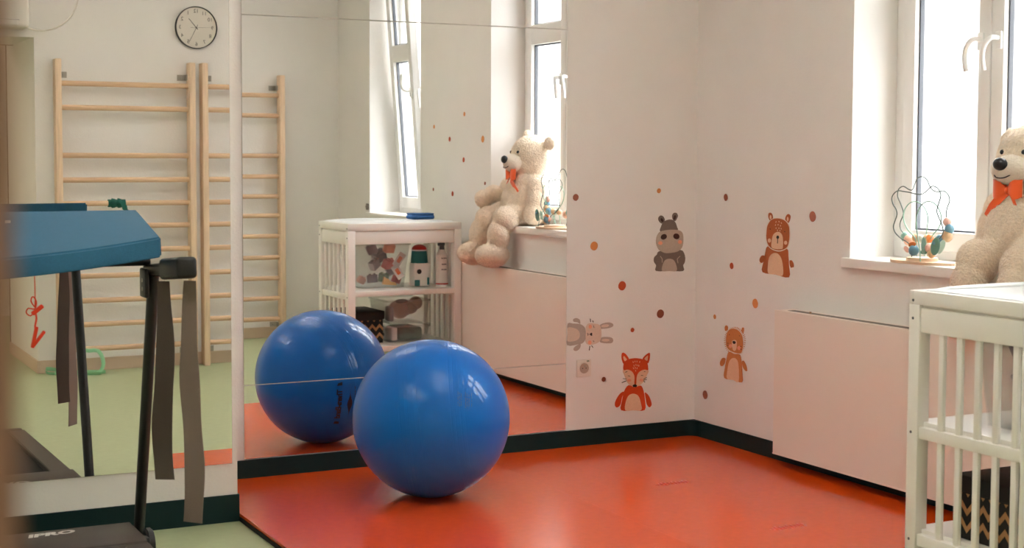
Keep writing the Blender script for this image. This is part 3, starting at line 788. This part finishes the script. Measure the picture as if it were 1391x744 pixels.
parts = [
    ((.105, -2.115, 1.175), (.14, .165, .165), (0, 0, 0)),         # belly
    ((.12, -2.115, 1.275), (.115, .145, .10), (0, 0, 0)),          # chest
    (tuple(hd(0, 0, 0)), (.13, .145, .14), (0, 0, HA)),           # head
    (tuple(hd(.05, 0, -.05)), (.082, .115, .075), (0, 0, HA)),    # cheeks
    (tuple(hd(-.055, EB, .085)), (.027, .055, .042), (R(20), 0, HA)), (tuple(hd(-.03, EA, .122)), (.027, .045, .052), (R(-25), 0, HA)),   # ears
    # arms
    ((.08, -2.28, 1.26), (.055, .06, .058), (R(30), 0, R(20))), ((.01, -2.335, 1.212), (.07, .052, .055), (0, R(20), R(15))), ((-.06, -2.355, 1.18), (.062, .055, .06), (0, 0, 0)),
    ((.115, -1.965, 1.25), (.06, .055, .075), (0, 0, 0)), ((.10, -1.945, 1.17), (.058, .052, .09), (0, 0, 0)), ((.085, -1.94, 1.095), (.064, .058, .075), (0, 0, 0)),
    # legs: thighs on the sill, shins over its edge, round feet
    ((.05, -2.06, 1.095), (.12, .09, .08), (0, 0, 0)), ((-.06, -2.045, 1.058), (.088, .084, .088), (0, 0, 0)), ((-.112, -2.045, .955), (.07, .074, .11), (0, 0, 0)), ((-.150, -2.055, .836), (.112, .09, .078), (0, 0, R(6))),
    ((.04, -2.245, 1.09), (.12, .09, .08), (0, 0, 0)), ((-.065, -2.275, 1.05), (.088, .084, .088), (0, 0, 0)), ((-.118, -2.29, .95), (.07, .074, .11), (0, 0, 0)), ((-.152, -2.31, .836), (.112, .09, .078), (0, 0, R(6))),
    ((.14, -2.12, 1.07), (.11, .14, .06), (0, 0, 0)),
]
def fluff(o, n, ln, m_):
    o.modifiers.new('fur', 'PARTICLE_SYSTEM')
    ps = o.particle_systems[0].settings
    ps.type = 'HAIR'; ps.count = n; ps.hair_length = ln; ps.hair_step = 3; ps.render_step = 2; ps.display_step = 2
    ps.root_radius = .45; ps.tip_radius = .1; ps.radius_scale = .0035
    ps.use_advanced_hair = False
    o.particle_systems[0].seed = 3
fb = fused(parts, .007, 3, .004, 60, 3).build('fur_body', FUR, t, True, angle=180)
fluff(fb, 45000, .0045, FUR)
mc = hd(.118, 0, -.038)
muz = fused([(tuple(mc), (.07, .088, .06), (0, 0, HA))], .007, 4, .002, 50, 8).build('muzzle', FURW, t, True, angle=180)
fluff(muz, 3000, .0025, FURW)
MB().ell(tuple(hd(.186, 0, -.016)), (.021, .032, .025), (0, 0, HA)).build('nose', NOSE, muz, True)
for b_ in (-.047, .047): MB().ell(tuple(hd(.115, b_*1.12, .03)), .0105, (0, 0, 0), 14, 10).build('eye', NOSE, t, True)
MB().tube([hd(.168, -.045, -.052), hd(.182, -.025, -.066), hd(.185, 0, -.07), hd(.182, .025, -.066), hd(.168, .045, -.052)], .0024, 6).build('mouth_stitch', NOSE, muz, True)
TS = 1 if HP.y > 0 else -1
BO = hd(.138, 0, -.118)
kn = MB().ell(tuple(BO), (.014, .015, .017)).build('bow_knot', RIBBON, t, True)
def bo(a, b, c): return BO+HF*a+HP*b+Vector((0, 0, c))
for sd in (-1, 1):
    b_ = MB()
    for q in (1, -1): b_.grid(lambda u, v, q=q: bo(.004+q*.016*math.sin(u*PI)**.8, sd*.072*u, (v-.5)*(.02+.055*math.sin(u*PI*.62))+.010*u+.004*math.sin(u*7+v*5)), 10, 6)
    bmesh.ops.remove_doubles(b_.bm, verts=b_.bm.verts, dist=.0012)
    b_.build('bow_loop', RIBBON, kn, True)
MB().ribbon([bo(.0, .006*TS, -.004), bo(.014, .03*TS, -.03), bo(.012, .065*TS, -.065), bo(.0, .10*TS, -.105)], HP*.030*TS+Vector((0, 0, .022))).build('bow_tail', RIBBON, kn, True)
MB().ribbon([bo(.0, -.006*TS, -.004), bo(.008, -.030*TS, -.03), bo(.012, -.050*TS, -.06), bo(.012, -.058*TS, -.10)], HP*.018*TS+Vector((0, 0, .006))).build('bow_tail', RIBBON, kn, True)

# ------------------------------------------------------------------ bead maze
def maze_pt(cx_, cy_, x):   # points of the enlarged view of the toy, laid on a plane across the sill
    return on_plane(1200+cx_/5.51, 230+cy_/5.51, 'x', x)
t = thing('bead_maze', (.05, -1.6, 1.0176), 'wooden bead maze toy with looping wires on the window sill', 'toy')
ctr = maze_pt(292, 690, .05)
WOODP = mat('pale_plywood', (226, 196, 166), .5, vary=.05, vscale=12)
m = MB()
pts = []
for k in range(48):
    a = 2*PI*k/48; r = 1+.06*math.cos(6*a)
    pts.append((.05+.085*r*math.sin(a), -1.605+.178*r*math.cos(a), 1.0178))
m.prism(pts, (0, 0, .011)); m.build('base_board', WOODP, t)
MB().cyl((.05, -1.605, 1.0285), (.05, -1.605, 1.042), .066, .064, 32).build('base_disc', WOODP, t, True)
DARKW = mat('grey_green_wire', (96, 108, 104), .4); MINTW = mat('mint_wire', (150, 190, 172), .4)
def wire(cp, fx, m_):
    n = len(cp)
    MB().tube([maze_pt(a, b, fx(k/(n-1))) for k, (a, b) in enumerate(cp)], .0025, 8, smooth=4).build('wire', m_, t, True)
Wa = [(212, 655), (210, 600), (185, 550), (130, 515), (88, 472), (75, 430), (85, 390), (101, 340), (95, 300), (71, 258), (63, 215), (80, 180), (110, 160), (150, 165), (200, 173), (245, 184), (290, 184), (325, 160), (365, 126), (405, 140), (430, 190), (415, 250), (400, 310), (415, 360), (440, 420), (447, 470), (425, 510), (395, 545), (365, 600), (350, 655)]
wire(Wa, lambda u: .005+.03*u, DARKW)
Wb = [(250, 650), (215, 540), (165, 490), (130, 450), (125, 400), (150, 330), (130, 260), (106, 200), (115, 148), (150, 127), (190, 150), (218, 152), (235, 110), (255, 68), (290, 54), (325, 75), (345, 120), (370, 155), (410, 168), (450, 160), (485, 190), (496, 235), (480, 280), (470, 330), (476, 380), (492, 440), (470, 500), (420, 530), (370, 590), (340, 650)]
wire(Wb, lambda u: .09-.02*u, DARKW)
wire([(250, 650), (240, 520), (182, 450), (152, 380), (156, 310), (190, 258), (235, 240), (285, 260), (320, 310), (334, 370), (326, 440), (318, 520), (310, 650)], lambda u: .035+.045*u, MINTW)
wire([(277, 690), (272, 600), (262, 540), (250, 450), (248, 360), (270, 290), (308, 248), (350, 240), (395, 265), (425, 320), (434, 380), (412, 440), (365, 500), (335, 600), (330, 650)], lambda u: -.025+.09*u, MINTW)
BEADC = dict(mint=(150, 190, 176), blue=(110, 156, 178), peach=(236, 190, 166), wood=(224, 186, 146), orange=(244, 140, 74), pink=(240, 190, 176), sage=(112, 158, 142), pale=(206, 220, 208))
BM = {k: mat('bead_'+k, c, .4) for k, c in BEADC.items()}
for a, b, c, r, x in ((165, 505, 'mint', .0225, .075), (190, 530, 'peach', .024, .07), (242, 513, 'wood', .0185, .055), (280, 520, 'pale', .0175, .055), (325, 520, 'wood', .0185, .055), (347, 518, 'orange', .019, .06),
                      (227, 606, 'blue', .0235, .0), (478, 393, 'pink', .0195, .07), (494, 447, 'blue', .0215, .07), (478, 500, 'wood', .0245, .065), (425, 528, 'blue', .0225, .06), (360, 630, 'wood', .0195, .03), (345, 588, 'pink', .0205, .03)):
    p = maze_pt(a, b, x)
    MB().ell(p, (r*.9, r*.95, r), (random.uniform(-.4, .4), 0, 0), 18, 12).build('bead', BM[c], t, True)
def leaf(a, b, x, c, ry, rz, rot):
    MB().ell(maze_pt(a, b, x), (.004, ry, rz), (R(rot), 0, 0), 18, 12).build('leaf_bead', BM[c], t, True)
leaf(388, 576, .0, 'sage', .026, .038, 18); leaf(432, 580, .03, 'pale', .018, .034, 35); leaf(215, 562, -.004, 'orange', .024, .011, -10); leaf(175, 598, -.004, 'pink', .020, .012, 25)
leaf(302, 570, .02, 'mint', .016, .036, 0); leaf(300, 620, .025, 'sage', .022, .009, 0)
MB().cyl(maze_pt(375, 553, -.004), maze_pt(375, 553, -.010), .006, None, 12).build('leaf_pin', BM['blue'], t, True)

# ------------------------------------------------------------------ wall stickers (thin film on the walls)
def mapper(crop, outw, ax):                       # pixels of an enlarged view -> the wall plane
    x0, y0, x1, y1 = crop; s = (x1-x0)/outw
    nrm = Vector((0, -1, 0)) if ax == 'y' else Vector((-1, 0, 0))
    return lambda u, v: on_plane(x0+u*s, y0+v*s, ax, 0), nrm
def smooth_loop(p, k=5):
    q = []; n = len(p)
    for i in range(n):
        a, b, c, d = p[i-1], p[i], p[(i+1) % n], p[(i+2) % n]
        for j in range(k):
            t = j/k
            q.append(tuple(.5*((2*b[e])+(c[e]-a[e])*t+(2*a[e]-5*b[e]+4*c[e]-d[e])*t*t+(3*b[e]-a[e]-3*c[e]+d[e])*t**3) for e in (0, 1)))
    return q
def oval(cx, cy, rx, ry, rot=0, n=28):
    c, s = math.cos(R(rot)), math.sin(R(rot))
    return [(cx+rx*math.cos(a)*c-ry*math.sin(a)*s, cy+rx*math.cos(a)*s+ry*math.sin(a)*c) for a in [2*PI*k/n for k in range(n)]]
ONE = dict(ears='ear', inner_ears='inner_ear', arms='arm', paws='paw', cheeks='cheek', nostrils='nostril')
class Sticker:
    def __init__(s, label, crop, outw, ax, centre):
        s.f, s.n = mapper(crop, outw, ax); s.k = 0
        s.t = thing('wall_sticker', s.f(*centre), label, 'wall sticker', 'animal wall stickers')
    def add(s, name, m, *loops):
        s.k += 1
        o = s.n*(.0004+.00035*s.k)
        if name in ONE:
            for lp in loops: MB().prism([s.f(u, v) for u, v in lp], o).build(ONE[name], m, s.t)
            return
        b = MB()
        for lp in loops: b.prism([s.f(u, v) for u, v in lp], o)
        b.build(name, m, s.t)
    def strokes(s, name, m, lines, w):
        s.add(name, m, *[[(x0-(y1-y0)/math.hypot(x1-x0, y1-y0)*w, y0+(x1-x0)/math.hypot(x1-x0, y1-y0)*w), (x0+(y1-y0)/math.hypot(x1-x0, y1-y0)*w, y0-(x1-x0)/math.hypot(x1-x0, y1-y0)*w), (x1+(y1-y0)/math.hypot(x1-x0, y1-y0)*w, y1-(x1-x0)/math.hypot(x1-x0, y1-y0)*w), (x1-(y1-y0)/math.hypot(x1-x0, y1-y0)*w, y1+(x1-x0)/math.hypot(x1-x0, y1-y0)*w)] for x0, y0, x1, y1 in lines])
def paper(n, c): return mat('sticker_'+n, c, .6, spec=.3, vary=.05, vscale=150)
FOXR, FOXC, BLKP, BLUSH = paper('fox_red', (206, 70, 24), ), paper('cream', (232, 192, 160)), paper('black', (36, 26, 22)), paper('blush', (236, 160, 130))
BROWN, GREYD, GREYL, GREYW, TAN, WHITEP, DKBR = paper('bear_brown', (176, 92, 48)), paper('hippo_dark', (118, 102, 92)), paper('hippo_light', (186, 168, 152)), paper('rabbit_grey', (182, 164, 152)), paper('lion_tan', (206, 128, 72)), paper('white', (236, 220, 204)), paper('dark_brown', (64, 38, 30))
RABL = paper('rabbit_light', (220, 196, 178))
# fox
s = Sticker('red fox wall sticker with closed eyes, above the baseboard near the socket', (830, 460, 900, 570), 473, 'y', (200, 650))
s.add('ears', FOXR, smooth_loop([(122, 235), (98, 190), (97, 140), (113, 127), (140, 145), (163, 190)]), smooth_loop([(290, 188), (318, 148), (352, 128), (358, 150), (352, 195), (336, 225)]))
s.add('inner_ears', FOXC, smooth_loop([(126, 205), (112, 175), (118, 158), (135, 175), (144, 190)], 4), smooth_loop([(306, 185), (320, 165), (337, 153), (336, 180), (330, 200)], 4))
s.add('arms', FOXR, smooth_loop([(116, 485), (80, 505), (45, 560), (34, 605), (52, 630), (85, 605), (100, 540)]), smooth_loop([(310, 492), (345, 520), (368, 575), (370, 610), (350, 628), (328, 600), (318, 550)]))
s.add('body', FOXR, smooth_loop([(160, 425), (120, 480), (100, 570), (92, 655), (200, 656), (308, 653), (310, 560), (298, 480), (272, 428), (215, 445)], 3))
s.add('belly', FOXC, smooth_loop([(130, 655), (133, 580), (160, 520), (205, 503), (250, 525), (272, 590), (276, 653), (200, 656)], 4))
s.add('face', FOXC, smooth_loop([(114, 280), (120, 330), (150, 400), (185, 432), (216, 440), (250, 432), (300, 390), (328, 330), (338, 285), (225, 240)]))
s.add('forehead', FOXR, smooth_loop([(114, 285), (116, 230), (140, 195), (190, 180), (240, 178), (300, 190), (330, 220), (338, 260), (336, 286), (300, 282), (255, 305), (234, 345), (229, 415), (211, 415), (213, 345), (190, 300), (150, 282)], 4))
s.add('nose', BLKP, oval(216, 430, 20, 13))
s.add('cheeks', BLUSH, oval(165, 380, 17, 13), oval(275, 378, 17, 13))
s.strokes('face_lines', BLKP, [(152, 338, 172, 343), (272, 335, 292, 336), (98, 402, 140, 384), (108, 364, 138, 370), (295, 378, 325, 374), (295, 385, 310, 398), (297, 368, 325, 355), (128, 306, 147, 299), (300, 300, 312, 302)], 2.2)
s.strokes('forehead_flecks', FOXC, [(x, y, x+dx, y+14) for x, y, dx in ((198, 206, 4), (216, 200, 2), (236, 200, -2), (262, 204, -4), (206, 238, 4), (225, 232, 2), (244, 236, -3), (200, 262, 6), (218, 258, 3), (237, 262, -3), (255, 240, -4), (222, 285, 2))], 2.2)
# hippo
s = Sticker('grey hippo wall sticker, highest animal on the mirror wall', (880, 280, 940, 375), 470, 'y', (230, 688))
s.add('ears', GREYD, smooth_loop([(152, 185), (118, 160), (110, 125), (135, 98), (165, 110), (180, 150)]), smooth_loop([(265, 140), (258, 100), (275, 72), (305, 72), (320, 100), (310, 130), (290, 158)]))
s.add('inner_ears', DKBR, oval(150, 148, 13, 22, -25), oval(285, 120, 13, 26, 15))
s.add('head', GREYD, smooth_loop([(133, 268), (142, 210), (168, 165), (210, 145), (255, 143), (290, 168), (310, 220), (314, 255), (230, 275)]))
s.add('body', GREYD, smooth_loop([(85, 688), (88, 630), (64, 590), (66, 545), (95, 515), (118, 480), (230, 470), (345, 465), (380, 490), (397, 550), (390, 600), (374, 630), (376, 688), (230, 689)], 3))
s.add('belly', GREYL, smooth_loop([(150, 688), (155, 625), (180, 575), (222, 558), (270, 570), (298, 620), (303, 688), (226, 689)], 3))
s.add('muzzle', GREYL, smooth_loop([(100, 305), (135, 268), (210, 252), (290, 250), (345, 262), (372, 300), (375, 380), (360, 440), (320, 478), (250, 495), (180, 497), (120, 465), (88, 400), (88, 345)]))
s.add('nostrils', DKBR, oval(167, 325, 34, 28, -30), oval(301, 320, 34, 30, 25))
s.add('cheeks', BLUSH, oval(130, 391, 23, 20), oval(339, 380, 21, 21))
s.strokes('arm_lines', GREYL, [(130, 530, 150, 560), (150, 560, 150, 600), (340, 530, 310, 560), (310, 560, 318, 605)], 3)
# brown bear
s = Sticker('brown bear wall sticker above the radiator cover', (1020, 280, 1090, 385), 496, 'x', (240, 660))
s.add('ears', BROWN, smooth_loop([(188, 140), (170, 110), (170, 72), (190, 62), (208, 80), (212, 118)]), smooth_loop([(332, 130), (340, 92), (362, 75), (382, 92), (378, 130), (358, 162)]))
s.add('inner_ears', FOXC, oval(191, 105, 9, 20), oval(356, 124, 9, 22))
s.add('paws', BROWN, smooth_loop([(130, 478), (105, 476), (86, 505), (88, 535), (108, 545), (124, 525)]), smooth_loop([(374, 525), (395, 522), (413, 555), (412, 585), (395, 600), (378, 572)]))
s.add('body', BROWN, smooth_loop([(165, 385), (140, 450), (122, 540), (114, 634), (240, 658), (368, 684), (368, 570), (362, 480), (350, 410), (260, 430)], 3))
s.add('belly', FOXC, smooth_loop([(170, 645), (168, 560), (180, 490), (215, 453), (260, 455), (295, 500), (312, 580), (308, 668), (238, 656)], 3))
s.add('head', WHITEP, smooth_loop([(152, 330), (152, 250), (162, 180), (200, 125), (262, 112), (330, 132), (370, 180), (380, 250), (376, 330), (355, 400), (290, 434), (225, 425), (175, 390)]))
s.add('face', BROWN, smooth_loop([(155, 320), (155, 250), (165, 185), (202, 130), (262, 117), (328, 137), (367, 185), (376, 250), (372, 330), (350, 395), (290, 424), (225, 415), (178, 382)]))
s.add('snout', FOXC, smooth_loop([(204, 395), (206, 330), (220, 275), (255, 247), (290, 255), (312, 300), (312, 400), (290, 412), (250, 412)]))
s.add('nose', BLKP, oval(264, 298, 13, 16))
s.add('cheeks', FOXC, oval(183, 330, 15, 20), oval(340, 351, 15, 19))
s.strokes('face_lines', DKBR, [(264, 312, 262, 358), (190, 215, 194, 224), (330, 240, 334, 250)], 3)
s.strokes('forehead_flecks', FOXC, [(x, y, x+dx, y+12) for x, y, dx in ((250, 145, -4), (275, 142, 4), (298, 155, 4), (245, 175, -4), (268, 172, 0), (290, 182, 3), (250, 205, -3), (275, 205, 2), (296, 210, 3), (262, 225, 0), (285, 230, 2))], 2.4)
s.strokes('claw_lines', WHITEP, [(92, 540, 90, 556), (100, 545, 98, 558), (398, 590, 400, 612), (408, 588, 410, 605)], 3)
# lion
s = Sticker('tan lion cub wall sticker with a dashed mane, near the corner', (970, 430, 1025, 525), 431, 'x', (205, 680))
ln = []
for k in range(34):
    a = -PI*.18-(2*PI-PI*.36-PI*.28)*k/33-PI*.0
    a = R(130)+R(280)*k/33
    c, q = math.cos(a), math.sin(a)
    ln.append((222+98*c, 258+128*q, 222+116*c, 258+150*q))
s.strokes('mane', TAN, ln, 3)
s.add('ears', TAN, smooth_loop([(120, 150), (115, 110), (130, 92), (148, 105), (146, 140)]), smooth_loop([(292, 150), (300, 118), (318, 118), (320, 150), (308, 175)]))
s.add('arms', TAN, smooth_loop([(122, 445), (90, 440), (66, 480), (68, 515), (90, 525), (115, 495)]), smooth_loop([(300, 475), (318, 470), (345, 520), (354, 570), (340, 578), (312, 545), (300, 505)]))
s.add('body', TAN, smooth_loop([(158, 372), (135, 450), (118, 540), (110, 650), (205, 672), (300, 698), (302, 600), (296, 500), (278, 405), (215, 395)], 3))
s.add('belly', FOXC, smooth_loop([(140, 657), (146, 560), (165, 475), (205, 438), (245, 455), (264, 520), (264, 690), (205, 672)], 3))
s.add('head', WHITEP, smooth_loop([(128, 290), (132, 200), (155, 140), (205, 120), (260, 138), (305, 190), (318, 270), (312, 350), (290, 395), (235, 392), (175, 370), (140, 335)]))
s.add('face', TAN, smooth_loop([(132, 290), (136, 200), (160, 145), (205, 125), (258, 143), (300, 195), (313, 270), (307, 345), (288, 388), (235, 384), (178, 362), (144, 330)]))
s.add('snout', FOXC, smooth_loop([(195, 300), (196, 262), (218, 246), (244, 258), (246, 310), (238, 352), (220, 364), (203, 345)]))
s.add('nose', BLKP, smooth_loop([(203, 262), (220, 257), (236, 268), (232, 285), (218, 290), (206, 280)]))
s.add('cheeks', BLUSH, oval(180, 312, 17, 20), oval(271, 333, 17, 22))
s.strokes('face_lines', DKBR, [(148, 280, 158, 284), (150, 300, 156, 308), (285, 315, 297, 318), (288, 340, 296, 350), (168, 188, 170, 194), (275, 200, 277, 206)], 2.6)
# rabbit (stuck on sideways)
s = Sticker('pale grey rabbit wall sticker turned on its side above the socket', (765, 425, 840, 520), 587, 'y', (140, 340))
s.add('ears', GREYW, smooth_loop([(390, 130), (430, 108), (490, 100), (528, 115), (528, 140), (490, 158), (420, 168), (398, 165)]), smooth_loop([(390, 300), (405, 262), (460, 255), (515, 262), (532, 290), (515, 318), (460, 322), (405, 315)]))
s.add('inner_ears', RABL, oval(445, 136, 42, 16, -6), oval(450, 288, 42, 15))
s.add('arms', GREYW, smooth_loop([(178, 115), (150, 98), (112, 92), (108, 65), (140, 53), (172, 68), (180, 92)]), smooth_loop([(185, 330), (150, 340), (115, 370), (112, 395), (140, 402), (175, 375)]))
s.add('body', GREYW, smooth_loop([(48, 112), (110, 112), (180, 118), (225, 150), (238, 200), (236, 270), (210, 315), (160, 332), (42, 342), (45, 225)], 3))
s.add('belly', RABL, smooth_loop([(47, 155), (110, 158), (155, 180), (175, 225), (165, 270), (125, 295), (45, 300), (46, 225)], 3))
s.add('head', RABL, smooth_loop([(240, 200), (245, 140), (275, 108), (330, 112), (385, 128), (402, 180), (402, 250), (385, 300), (330, 330), (270, 338), (240, 310), (236, 250)]))
s.add('cheeks', BLUSH, oval(285, 145, 17, 22), oval(280, 312, 19, 22))
s.add('nose', BLKP, smooth_loop([(282, 225), (292, 210), (304, 212), (305, 238), (292, 240)], 4))
s.strokes('face_lines', DKBR, [(258, 225, 284, 225), (256, 210, 260, 240), (320, 132, 325, 158), (315, 292, 326, 306), (286, 60, 290, 95), (312, 80, 318, 98), (275, 398, 282, 350), (300, 345, 316, 368)], 2.2)
# dots
def dot(p, ax, r, m_, label):
    p = Vector(p); nrm = Vector((0, -1, 0)) if ax == 'y' else Vector((-1, 0, 0))
    t = Vector((1, 0, 0)) if ax == 'y' else Vector((0, 1, 0))
    rr = random.Random(label)
    pts = [p+t*(r*(1+.06*math.sin(2*a+rr.random()))*math.cos(a))+Vector((0, 0, 1))*(r*1.08*math.sin(a)) for a in [2*PI*k/28 for k in range(28)]]
    tag(MB().prism([q-nrm*.0004 for q in pts], nrm*.0016).build('dot_sticker', m_, None, False, p), label, 'wall sticker', 'dot wall stickers')
DO, DRD, DBR, DPK = paper('dot_orange', (216, 140, 80)), paper('dot_red', (190, 78, 40)), paper('dot_brown', (142, 72, 48)), paper('dot_rose', (170, 104, 82))
for px, py, ax, r, m_, lb in (
    (782, 268, 'y', .0155, DPK, 'rose dot sticker right beside the top of the mirror edge'),
    (895, 259, 'y', .0115, DO, 'small orange dot sticker above the hippo'),
    (807, 334, 'y', .0205, DO, 'large light orange dot sticker left of the hippo'),
    (845, 388, 'y', .0215, DRD, 'large red dot sticker below and left of the hippo'),
    (897, 426, 'y', .0205, DBR, 'large brown dot sticker below the hippo'),
    (859, 448, 'y', .0105, DRD, 'small red dot sticker between rabbit and fox'),
    (820, 515, 'y', .0115, DBR, 'small brown dot sticker between the socket and the fox'),
    (986, 268, 'x', .0165, DBR, 'brown dot sticker highest above the corner'),
    (1104, 294, 'x', .0225, DPK, 'large rose dot sticker right of the brown bear'),
    (994, 361, 'x', .015, DRD, 'red dot sticker left of the brown bear'),
    (1026, 412, 'x', .0215, DO, 'light orange dot sticker below the brown bear'),
    (971, 430, 'x', .011, DO, 'small orange dot sticker just above the lion'),
    (958, 536, 'x', .0205, DBR, 'brown dot sticker low beside the corner under the lion')):
    dot(on_plane(px, py, ax, 0), ax, r, m_, lb)
for y, z, r, m_, lb in (
    (-2.497, 1.567, .021, DO, 'large orange dot sticker beside the teddy bear window reveal'),
    (-2.779, 1.737, .014, DO, 'orange dot sticker highest between the two windows'),
    (-3.274, 1.66, .013, DO, 'pale orange dot sticker high beside the tilted window'),
    (-3.015, 1.571, .016, DRD, 'red dot sticker in the middle between the two windows'),
    (-2.79, 1.43, .016, DRD, 'red dot sticker between the windows level with the bear nose'),
    (-2.966, 1.198, .016, DRD, 'red dot sticker low over the changing table'),
    (-3.286, 1.221, .011, DBR, 'small brown dot sticker low beside the tilted window'),
    (-2.462, 1.278, .011, DBR, 'small brown dot sticker beside the teddy bear arm')):
    dot((0, y, z), 'x', r, m_, lb)
# socket
t = thing('wall_socket', (-.661, 0, .366), 'white wall socket under the sideways rabbit sticker', 'socket')
MB().box(-.702, -.618, -.0105, 0, .372, .458, .006, 3).build('cover_plate', SOCK, t, True)
m = MB(); n = 32
prof = [(.031, .0106), (.029, .0122), (.027, .0108), (.0255, .003)]
for k in range(n):
    a, b = 2*PI*k/n, 2*PI*(k+1)/n
    for (r0, h0), (r1, h1) in zip(prof, prof[1:]):
        m.bm.faces.new([m.bm.verts.new((-.66+r*math.cos(q), -h, .415+r*math.sin(q))) for r, h, q in ((r0, h0, a), (r1, h1, a), (r1, h1, b), (r0, h0, b))])
bmesh.ops.remove_doubles(m.bm, verts=m.bm.verts, dist=1e-5)
m.build('socket_ring', SOCK, t, True)
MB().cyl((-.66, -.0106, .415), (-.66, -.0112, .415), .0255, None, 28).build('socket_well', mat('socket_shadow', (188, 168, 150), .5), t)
m = MB()
for x in (-.6695, -.6505): m.cyl((-.66+(x+.66), -.0110, .415), (x, -.0116, .415), .0028, None, 10)
m.build('contact_hole', BLACK, t)
MB().cyl((-.66, -.011, .4265), (-.66, -.021, .4265), .0025, None, 10).build('earth_pin', STEEL, t)
MB().box(-.646, -.632, -.0111, -.0104, .446, .4535).build('green_mark', mat('grey_green_mark', (150, 160, 140), .6), t)
# light switch by the tilted window
t = thing('wall_hook', (0, -4.515, 1.04), 'small grey wall fitting beside the sill of the tilted window', 'wall fitting')
MB().box(-.018, 0, -4.53, -4.50, 1.035, 1.085, .004).build('plate', mat('grey_fitting', (128, 120, 110), .5), t, True)
MB().box(-.024, -.016, -4.522, -4.508, 1.05, 1.07, .003).build('rocker', MATS['grey_fitting'], t, True)

# ------------------------------------------------------------------ light
w = bpy.data.worlds.new('sky'); S.world = w; w.use_nodes = True      # overcast sky: brighter overhead than at the horizon
N, L = w.node_tree.nodes, w.node_tree.links
bg = N['Background']; bg.inputs['Strength'].default_value = SKY
tc = N.new('ShaderNodeTexCoord'); sx = N.new('ShaderNodeSeparateXYZ'); cr = N.new('ShaderNodeValToRGB')
L.new(tc.outputs['Generated'], sx.inputs[0]); L.new(sx.outputs['Z'], cr.inputs[0]); L.new(cr.outputs[0], bg.inputs['Color'])
e = cr.color_ramp.elements
e[0].position = 0; e[0].color = (.15, .155, .15, 1); e[1].position = 1; e[1].color = (.95, .975, 1, 1)
for p_, v in ((.06, .16), (.25, .34), (.5, .66)): k = e.new(p_); k.color = (v*.96, v*.98, v, 1)
# added fill lamps, suspended above the view, washing the ceiling for soft ambient light
CLM = mat('fill_lamp_housing', (235, 235, 232), .4)
for x, lb in ((-1.8, 'long suspended fill light added on the window side of the room'), (-4.3, 'long suspended fill light added on the treadmill side of the room')):
    t = thing('fill_lamp', (x, -2.6, 2.64), lb, 'lamp', 'added fill lamps')
    m = MB().box(x-.06, x+.06, -3.6, -1.6, 2.64, 2.65); m.box(x-.06, x-.05, -3.6, -1.6, 2.64, 2.7); m.box(x+.05, x+.06, -3.6, -1.6, 2.64, 2.7)
    m.build('trough', CLM, t)
    for y in (-3.4, -1.8): MB().cyl((x, y, 2.65), (x, y, ZC), .003, None, 8).build('suspension_wire', STEEL, t)
    ld = bpy.data.lights.new('fill_light', 'AREA'); ld.shape = 'RECTANGLE'; ld.size = .09; ld.size_y = 1.95; ld.energy = FILL; ld.color = (.98, .985, 1)
    o = bpy.data.objects.new('fill_light', ld); COL.objects.link(o); o.location = (x, -2.6, 2.66); o.rotation_euler = (PI, 0, 0)
for a, b, xx, dd in ((*W1, .40, -1), (*W2, .40, -1)):
    ld = bpy.data.lights.new('window_portal', 'AREA'); ld.shape = 'RECTANGLE'; ld.size = WZ[1]-1.0; ld.size_y = b-a
    ld.cycles.is_portal = True
    o = bpy.data.objects.new('window_portal', ld); COL.objects.link(o)
    o.location = (xx, (a+b)/2, (1.0+WZ[1])/2)
    o.rotation_euler = Vector((dd, 0, 0)).to_track_quat('-Z', 'Y').to_euler()
    ld.size, ld.size_y = b-a, WZ[1]-1.0
cl_ = bpy.data.lights.new('corridor_fill', 'POINT'); cl_.energy = 13; cl_.color = (1, .8, .6); cl_.shadow_soft_size = .15  # added unseen lamp, gives soft warm fill on the near door frame
o = bpy.data.objects.new('corridor_fill', cl_); COL.objects.link(o); o.location = (-5.3, -7.6, 2.7)

# ------------------------------------------------------------------ camera and output look
cd = bpy.data.cameras.new('camera'); cam = bpy.data.objects.new('camera', cd); COL.objects.link(cam)
cd.sensor_width = 36; cd.lens = F*36/1391; cd.shift_y = -(372-CYP)/1391; cd.clip_start = .02
M = Matrix((rt, up, -fwd)).transposed().to_4x4(); M.translation = CAM; cam.matrix_world = M
cd.dof.use_dof = True; cd.dof.focus_distance = 6.8; cd.dof.aperture_fstop = 4.6
S.camera = cam
S.view_settings.view_transform = 'Standard'; S.view_settings.look = 'None'; S.view_settings.exposure = EXPO; S.view_settings.gamma = 1
S.view_settings.use_curve_mapping = False
c = S.cycles
c.max_bounces = 14; c.diffuse_bounces = 6; c.glossy_bounces = 6; c.transparent_max_bounces = 24; c.transmission_bounces = 6
c.caustics_reflective = True; c.use_denoising = True; c.sample_clamp_indirect = 6
try: c.denoiser = 'OPENIMAGEDENOISE'
except Exception: pass
